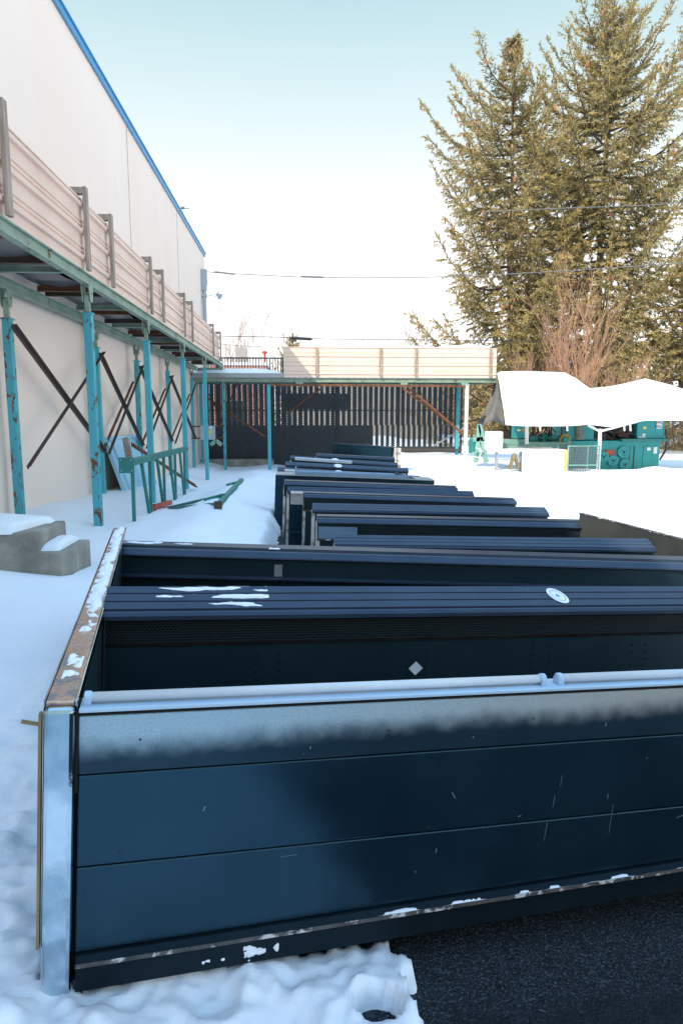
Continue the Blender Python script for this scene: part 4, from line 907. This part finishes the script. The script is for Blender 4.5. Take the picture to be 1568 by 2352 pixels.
# A-frame arm at the left end
m = MB(); t_ = aty(1100, 975, MY - .6)
for dx, px in ((0, 1092), (.0, 1116)):
    b_ = aty(px, 1062, MY - .6); m.bar(t_, b_, .13, .10, (0, 1, 0))
a = aty(1085, 1010, MY - .6); b2 = aty(1130, 1006, MY - .6); m.bar(a, b2, .10, .14); a = aty(1083, 1042, MY - .6); b2 = aty(1112, 1044, MY - .6); m.bar(a, b2, .1, .12); m.bar(t_ + Vector((.02, 0, 0)), aty(1110, 1010, MY - .6), .06, .2, (0, 1, 0))
m.build('tilt_arm', M['mint'], mc, bevel=.008)
m = MB(); a = aty(1086, 1018, MY - .55); m.lathe((a.x, MY - .5, a.z), (0, 0, 1), [(-.3, .12), (.1, .12), (.18, .05)], 10); m.build('cylinder', M['trestle'], mc)
m = MB(); m.tube([aty(1084, 1048, MY - .65), aty(1100, 1052, MY - .7), aty(1106, 1036, MY - .7), aty(1092, 1028, MY - .65)], .018, 5); m.build('arm_hose', M['white'], mc)
m = MB(); m.tube([aty(1528, 985, MY), aty(1530, 1010, MY), aty(1527, 1035, MY), aty(1514, 1056, MY)], .03, 6); m.build('power_cable', M['black'], mc)
# things standing round the machine
wb = MB(); wb.box(mx(1115, MY - .8), mx(1150, MY - .8), MY - 1.0, MY - .5, mz(1028), mz(989)); tag(wb.build('white_cabinet', M['white'], bevel=.01), 'white metal box beside the mint tilting arm', 'box')
tb = thing('work_table', (mx(1230), MY - 1.2, 0), 'snow-white work table with yellow edged panel before the machine', 'table')
m = MB(); m.box(mx(1130, MY - 1.6), mx(1300, MY - 1.6), MY - 1.6, MY - .9, mz(1030), mz(1026)); m.build('table_top', M['white'], tb)
m = MB(); m.box(mx(1200, MY - 1.6), mx(1298, MY - 1.6), MY - 1.62, MY - 1.58, mz(1085), mz(1031)); m.build('front_panel', M['white'], tb)
m = MB(); m.box(mx(1299, MY - 1.6), mx(1304, MY - 1.6), MY - 1.64, MY - 1.56, mz(1085), mz(1026)); m.build('yellow_edge', M['brightyellow'], tb)
for px in (1140, 1196):
    m = MB(); m.box(mx(px, MY - 1.5), mx(px + 5, MY - 1.5), MY - 1.5, MY - 1.4, -.3, mz(1030)); m.build('leg', M['galv'], tb)
a = aty(1170, 1062, MY - 1.7); m = MB(); m.bar(a + Vector((0, 0, -.2)), aty(1180, 1042, MY - 1.7), .08, .10, (0, 1, 0)); m.bar(aty(1180, 1042, MY - 1.7), aty(1190, 1062, MY - 1.7) + Vector((0, 0, -.15)), .08, .10, (0, 1, 0)); tag(m.build('wooden_trestle', M['tan_wood']), 'small tan wooden trestle in front of the work table', 'trestle')
cg = thing('wire_cage', (mx(1340), MY - 1.2, 0), 'square-mesh wire basket in front of the machine rollers', 'wire basket')
x0, x1, z0, z1 = mx(1306, MY - 1.8), mx(1378, MY - 1.8), mz(1096), mz(1018)
for yy in (MY - 1.8, MY - 1.0):
    m = MB(); x = x0
    while x <= x1 + .001: m.tube([(x, yy, z0), (x, yy, z1)], .009, 4); x += .075
    z = z0
    while z <= z1 + .001: m.tube([(x0, yy, z), (x1, yy, z)], .009, 4); z += .075
    m.build('wire_side', M['wire'], cg)
for x in (x0, x1):
    for yy in (MY - 1.8, MY - 1.0):
        m = MB(); m.bar((x, yy, z0), (x, yy, z1 + .02), .03, .03); m.build('cage_post', M['mint'], cg)
m = MB(); m.bar((x0, MY - 1.8, mz(1058)), (x1, MY - 1.8, mz(1058)), .03, .03); m.bar((x0, MY - 1.8, z1), (x1, MY - 1.8, z1), .025, .025); m.build('cage_frame', M['mint'], cg)

# ------------------------------------------------------------------ white tarp shelter over the machine
tp_ = thing('tarp_shelter', (9.5, MY - .8, 0), 'white tarp shelter sagging over the machine on white poles', 'tarp shelter')
YE = MY - 1.6
topl = [(1140, 852), (1200, 851), (1290, 854), (1318, 868), (1350, 891), (1400, 886), (1440, 878), (1482, 868), (1530, 880), (1590, 898), (1640, 905), (1700, 910)]
botl = [(1160, 976), (1200, 979), (1290, 979), (1318, 978), (1350, 975), (1400, 981), (1440, 973), (1482, 966), (1530, 966), (1590, 966), (1640, 966), (1700, 966)]
NX = 60
def pl(lst, t):
    f = t * (len(lst) - 1); i = min(int(f), len(lst) - 2); f -= i
    return lerp(lst[i][0], lst[i + 1][0], f), lerp(lst[i][1], lst[i + 1][1], f)
rows = []
for j in range(15):
    s_ = j / 14; r_ = []
    for i in range(NX + 1):
        t = i / NX; tx, ty = pl(topl, t); bx, by = pl(botl, t)
        if s_ < .75:
            k = s_ / .75; Y = lerp(YE, MY + .9, k); 
            lo = aty(bx, by, YE); hi = aty(tx, ty, MY + .9)
            bulge = .25 * math.sin(math.pi * k) * (.6 + .4 * math.sin(t * 9))
            v = lo.lerp(hi, k) + Vector((0, -bulge * .5, -.0)); v += Vector((0, .05 * fbm(t * 8, k * 3, 1, 3), .03 * fbm(t * 8, k * 3, 1, 3, 4) * math.sin(math.pi * k)))
        else:
            k = (s_ - .75) / .25; hi = aty(tx, ty, MY + .9); v = hi + Vector((1.1 * k * (1 - t), .9 * k, -.5 * k * k))
        r_.append(tuple(v))
    rows.append(r_)
m = MB(); m.grid(rows); m.build('tarp', M['tarp'], tp_, smooth=True, solid=.006)
rows = []
for j in range(8):
    k = j / 7; l0 = lerp(1136, 1095, k ** 1.6); l1 = lerp(1141, 1158, k); yv = lerp(868, 972 , k)
    rows.append([tuple(aty(lerp(l0, l1, i / 6), yv + 6 * math.sin(i * 1.3) * k, 24.2 + .25 * math.sin(i * 1.1 + k * 2) - 2.6 * (i / 6) ** 2 * .3)) for i in range(7)])
m = MB(); m.grid(rows); m.build('end_flap', M['tarpgrey'], tp_, smooth=True, solid=.006)
def pole(pts, nm, rad=.05):
    m = MB(); m.tube([aty(*p) for p in pts], rad, 8); m.build(nm, M['white'], tp_)
pole([(1377, 985, YE + .1), (1376, 1020, YE + .1), (1371, 1100, YE + .1)], 'pole', .055)
pole([(1350, 977, YE + .02), (1378, 992, YE + .1)], 'pole_brace', .035); pole([(1380, 990, YE + .1), (1463, 968, YE + .02)], 'pole_brace', .035)
pole([(1209, 975, MY - .7), (1209, 1020, MY - .7)], 'pole', .06)
for px in (1239, 1301, 1432, 1446): pole([(px, 972, YE - .0), (px + 1, 990, YE + .0)], 'tie_strap', .025)

# ------------------------------------------------------------------ trees
def spruce(name, label, tip, base, halfw, seed, dens=1.0, leanx=0., cones=40, lower=.0):
    rnd = random.Random(seed); H = tip.z - base.z
    t = thing(name, base, label, 'tree', 'tall spruces behind the yard')
    m = MB(); pts = [base.lerp(tip, k / 10) + Vector((.12 * math.sin(k * 1.3 + seed), .1 * math.cos(k), 0)) * (1 - k / 10) for k in range(11)]
    m.tube(pts, [lerp(.32, .015, (k / 10) ** .8) for k in range(11)], 8); m.build('trunk', M['bark'], t, smooth=True)
    br = MB(); fol = MB(); cn = MB()
    def sprig(p, d, L, wdt):
        d = d.normalized(); sx = d.cross(Vector((rnd.uniform(-1, 1), rnd.uniform(-1, 1), rnd.uniform(-.3, 1))))
        if sx.length < .05: return
        sx.normalize(); q_ = p + d * L; mid_ = p + d * (L * .45)
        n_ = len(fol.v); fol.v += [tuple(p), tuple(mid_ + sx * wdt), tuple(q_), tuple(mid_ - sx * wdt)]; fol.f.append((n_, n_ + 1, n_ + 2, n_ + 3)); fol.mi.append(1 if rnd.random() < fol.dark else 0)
    def trunkat(z):
        k = (z - base.z) / H * 10; i = max(0, min(9, int(k))); return pts[i].lerp(pts[i + 1], k - i)
    z = base.z + 1.0 + lower; 
    while z < tip.z - .15:
        f = (z - base.z) / H
        nb = 5 if f < .8 else 4
        a0 = rnd.uniform(0, 6.28)
        for b_ in range(nb):
            az = a0 + b_ * 6.283 / nb + rnd.uniform(-.35, .35)
            Lb = halfw(f, math.cos(az)) * rnd.choice((.65, .85, 1.0, 1.1, 1.2, 1.3)) 
            if Lb < .12: continue
            o = trunkat(z + rnd.uniform(-.25, .25)); hd = Vector((math.cos(az), math.sin(az), 0))
            up0 = lerp(-.15, .85, f ** 1.3) + rnd.uniform(-.15, .15); upt = .55 + .22 * f + rnd.uniform(-.15, .25); sag = lerp(.30, .05, f)
            n = max(4, int(Lb / .30)); pp = []
            for k in range(n + 1):
                s = k / n; zz = up0 * s * .45 - sag * math.sin(math.pi * min(1, s * 1.1)) * .55 + upt * .5 * s ** 2.6
                pp.append(o + hd * (Lb * s * (1 - .10 * s)) + Vector((0, 0, Lb * zz)) + Vector((rnd.uniform(-.04, .04), rnd.uniform(-.04, .04), 0)))
            br.tube(pp, [lerp(.035 + .008 * Lb, .008, k / n) for k in range(n + 1)], 4, False)
            for k in range(n):
                s = (k + .5) / n
                if s < .16 and f < .8: continue
                d = (pp[k + 1] - pp[k]).normalized(); side = d.cross(Vector((0, 0, 1))).normalized()
                fol.dark = .85 if s < .5 else .25  # inner half of a branch gets mostly the painted-shade needles
                for q_ in range(6 if s < .5 else 13):   # needles on the branch itself
                    sprig(pp[k].lerp(pp[k + 1], rnd.random()), d + Vector((rnd.uniform(-.8, .8), rnd.uniform(-.8, .8), rnd.uniform(-.5, .7))), rnd.uniform(.14, .30), .028)
                for sg in (-1, 1):
                    if rnd.random() > .97 * dens: continue
                    tl = min(1.15, .25 + .30 * Lb * (1 - s) + .22 * rnd.random()) * (1 if f < .75 else .7)
                    td = (side * sg * rnd.uniform(.5, 1) + d * rnd.uniform(.5, 1.0) + Vector((0, 0, -.35 if f < .7 else .15))).normalized()
                    p = pp[k].lerp(pp[k + 1], rnd.random()); ns = max(2, int(tl / .105))
                    for j in range(ns):
                        td.z -= .055 if f < .75 else -.02
                        p = p + td.normalized() * (tl / ns)
                        for q_ in range(5):
                            sprig(p + Vector((rnd.uniform(-.04, .04), rnd.uniform(-.04, .04), rnd.uniform(-.04, .04))), td + Vector((rnd.uniform(-.9, .9), rnd.uniform(-.9, .9), rnd.uniform(-.9, .45))), rnd.uniform(.10, .24), rnd.uniform(.018, .032))
                if rnd.random() < .5 * dens and f < .78:   # hanging twig
                    p = pp[k].copy(); hl = rnd.uniform(.2, .55)
                    for j in range(int(hl / .09)):
                        p = p + Vector((rnd.uniform(-.03, .03), rnd.uniform(-.03, .03), -.09)); [sprig(p, Vector((rnd.uniform(-.7, .7), rnd.uniform(-.7, .7), -1)), rnd.uniform(.10, .22), .026) for _ in range(3)]
            if rnd.random() < cones:
                for q_ in range(rnd.randint(1, 3)):
                    e = pp[rnd.randint(max(1, n - 3), n)] + Vector((rnd.uniform(-.1, .1), rnd.uniform(-.1, .1), -.05)); cn.lathe(e, (rnd.uniform(-.15, .15), rnd.uniform(-.15, .15), -1), [(0, .02), (.06, .05), (.16, .045), (.24, .012)], 6)
        z += lerp(.74, .42, f) / dens
    # leader
    fol.dark = .2
    for k in range(140):
        h = rnd.random(); p = tip + Vector((0, 0, -1.6 * h)); sprig(p, Vector((rnd.uniform(-1, 1) * .7, rnd.uniform(-1, 1) * .7, .8)), rnd.uniform(.15, .3), .04)
    br.build('limbs', M['bark'], t)
    fol.build('crown', [M['needle'], M['needle_shade']], t)
    if cn.f: tag(cn.build('cones', M['cone'], t), kind='stuff')
    return t, len(fol.f)
tip1 = aty(1178, 95, 36); base1 = Vector((tip1.x + .5, 36, -.6))
def w1(f, cx):
    if cx < 0: return interp(f, [(0, 5.0), (.25, 5.0), (.33, 4.4), (.5, 3.7), (.66, 4.0), (.72, 4.2), (.8, 2.2), (.86, 2.7), (.9, 1.2), (.95, .5), (1, .1)])
    return interp(f, [(0, 4.8), (.3, 4.6), (.6, 3.7), (.8, 1.9), (.9, .9), (.96, .45), (1, .1)])
spruce('spruce_tree', 'slimmer spruce on the left with cones at its thin bent top', tip1, base1, w1, 11, .92, cones=.6)
tip2 = aty(1412, 22, 37); base2 = Vector((tip2.x - .2, 37, -.6))
def w2(f, cx):
    return interp(f, [(0, 6.0), (.2, 6.2), (.4, 5.8), (.6, 5.0), (.75, 4.1), (.85, 3.1), (.93, 2.0), (1, .3)]) * (1.0 if cx > 0 else 1.05)
spruce('spruce_tree', 'taller dense spruce on the right, its top cut by the frame', tip2, base2, w2, 23, 1.08, cones=.25)
tip3 = aty(1570, 600, 33); base3 = Vector((tip3.x + .6, 33, -.6))
spruce('spruce_tree', 'low bushy spruce at the right edge beneath the taller one', tip3, base3, lambda f, cx: interp(f, [(0, 4.0), (.3, 3.6), (.7, 2.0), (1, .2)]), 31, 1.1, cones=.02)
tip4 = aty(672, 768, 60); spruce('spruce_tree', 'tiny distant spruce top above the pale parapet', tip4, Vector((tip4.x, 60, -.5)), lambda f, cx: interp(f, [(0, 2.2), (.5, 1.8), (1, .3)]), 41, .8, cones=0)
tip5 = aty(1190, 760, 42); spruce('spruce_tree', 'low dark spruce filling the gap beneath the slimmer tall one', tip5, Vector((tip5.x, 42, -.5)), lambda f, cx: interp(f, [(0, 3.6), (.5, 2.4), (1, .3)]), 43, .9, cones=0)
tip6 = aty(1330, 790, 40); spruce('spruce_tree', 'low broad spruce behind the reddish bare shrub', tip6, Vector((tip6.x, 40, -.5)), lambda f, cx: interp(f, [(0, 4.2), (.5, 3.2), (1, .4)]), 47, 1.0, cones=0)

def bare(name, label, base, H, spread, nstem, seed, mt, r0=.02, depth=3, cat='shrub'):
    rnd = random.Random(seed); m = MB(); st_ = MB(); t = thing(name, base, label, cat)
    def grow(mb, p, d, L, r, lvl):
        pts = [p]; n = 5
        for k in range(n):
            d = (d + Vector((rnd.uniform(-.10, .10), rnd.uniform(-.10, .10), rnd.uniform(-.02, .09)))).normalized(); p = p + d * (L / n); pts.append(p)
            if lvl > 0 and k >= 1:
                for q_ in range(2 if rnd.random() < .6 else 1):
                    nd = (d + Vector((rnd.uniform(-.6, .6), rnd.uniform(-.6, .6), rnd.uniform(0, .3)))).normalized(); grow(m, p.copy(), nd, L * rnd.uniform(.35, .6), r * .55, lvl - 1)
        mb.tube(pts, [lerp(r, r * .45, k / n) for k in range(n + 1)], 4, False)
    for s in range(nstem):
        az = rnd.uniform(0, 6.28); sp = spread * rnd.random() ** .7
        grow(st_, Vector(base) + Vector((rnd.uniform(-.3, .3), rnd.uniform(-.3, .3), 0)), Vector((math.cos(az) * sp, math.sin(az) * sp, 1)).normalized(), H * rnd.uniform(.6, 1), r0 * rnd.uniform(.7, 1.2), depth)
    st_.build('stem', mt, t); m.build('twigs', mt, t)
b_ = aty(1318, 900, 27); bare('bare_shrub', 'reddish bare multi-stemmed shrub before the big spruces', (b_.x, 27, .3), 4.9, .40, 17, 5, M['twig'], .018, 2)
b_ = aty(1250, 890, 28); bare('bare_shrub', 'lower tangle of reddish bare twigs left of the tall shrub', (b_.x, 28, .6), 2.6, .7, 16, 6, M['twig'], .014, 2)
b_ = aty(1420, 880, 27.5); bare('bare_shrub', 'lower tangle of reddish bare twigs right of the tall shrub', (b_.x, 27.5, .6), 2.4, .8, 16, 8, M['twig'], .014, 2)
b_ = aty(925, 880, 55); bare('bare_tree', 'small leafless grey tree far behind the pale parapet', (b_.x, 55, 1), 6.3, .55, 5, 9, M['twiggrey'], .05, 3, 'tree')
b_ = aty(540, 880, 75); bare('bare_tree', 'faint leafless tree near the distant chimney', (b_.x, 75, 1), 8.2, .5, 6, 12, M['twiggrey'], .05, 3, 'tree')
b_ = aty(642, 860, 50); bare('bare_tree', 'thin leafless sapling beside the left end of the pale parapet', (b_.x, 50, 1), 5.2, .25, 3, 14, M['twiggrey'], .04, 2, 'tree')

# ------------------------------------------------------------------ utility wires
def wire(label, pts, Y, rad, mt='cable', lumps=(), sag=0):
    m = MB(); P = [aty(a, b, Y) for a, b in pts]; full = []
    for i in range(len(P) - 1):
        for k in range(8): full.append(P[i].lerp(P[i + 1], k / 8))
    full.append(P[-1])
    if len(P) == 2:
        L_ = (P[1] - P[0]).length
        full = [v - Vector((0, 0, sag * 4 * (i / (len(full) - 1)) * (1 - i / (len(full) - 1)))) for i, v in enumerate(full)]
    m.tube(full, rad, 5)
    for a, b, c, d, rr in lumps: m.tube([aty(a, b, Y), aty(lerp(a, c, .1), lerp(b, d, .1), Y), aty(lerp(a, c, .9), lerp(b, d, .9), Y), aty(c, d, Y)], [rad, rr, rr, rad], 6)
    tag(m.build('utility_wire', M[mt]), label, 'wire', 'overhead wires')
wire('overhead wire with dark lumps passing before the slimmer spruce', [(440, 621), (505, 627), (600, 632), (700, 637), (830, 638), (970, 637), (1100, 633), (1300, 622), (1568, 604), (1800, 585)], 29, .016, 'paleline', [(492, 624, 540, 630, .035), (690, 635, 745, 637, .04)])
wire('lower wire with a thick splice above the pale parapet', [(380, 765), (505, 772), (620, 774), (760, 779), (900, 780), (1200, 783), (1450, 790)], 29.5, .014, 'cable', [(664, 776, 718, 779, .07)])
wire('faint short wire dropping below the spliced one', [(400, 770), (510, 791), (560, 795), (610, 797)], 40, .013, 'cable')
wire('pale upper wire crossing the tall spruce', [(1110, 486), (1300, 478), (1470, 472), (1700, 458)], 29, .014, 'paleline')

for o in scene.objects:
    if o.type == 'MESH' and o.name.startswith('snow_ground'): o.data.update()
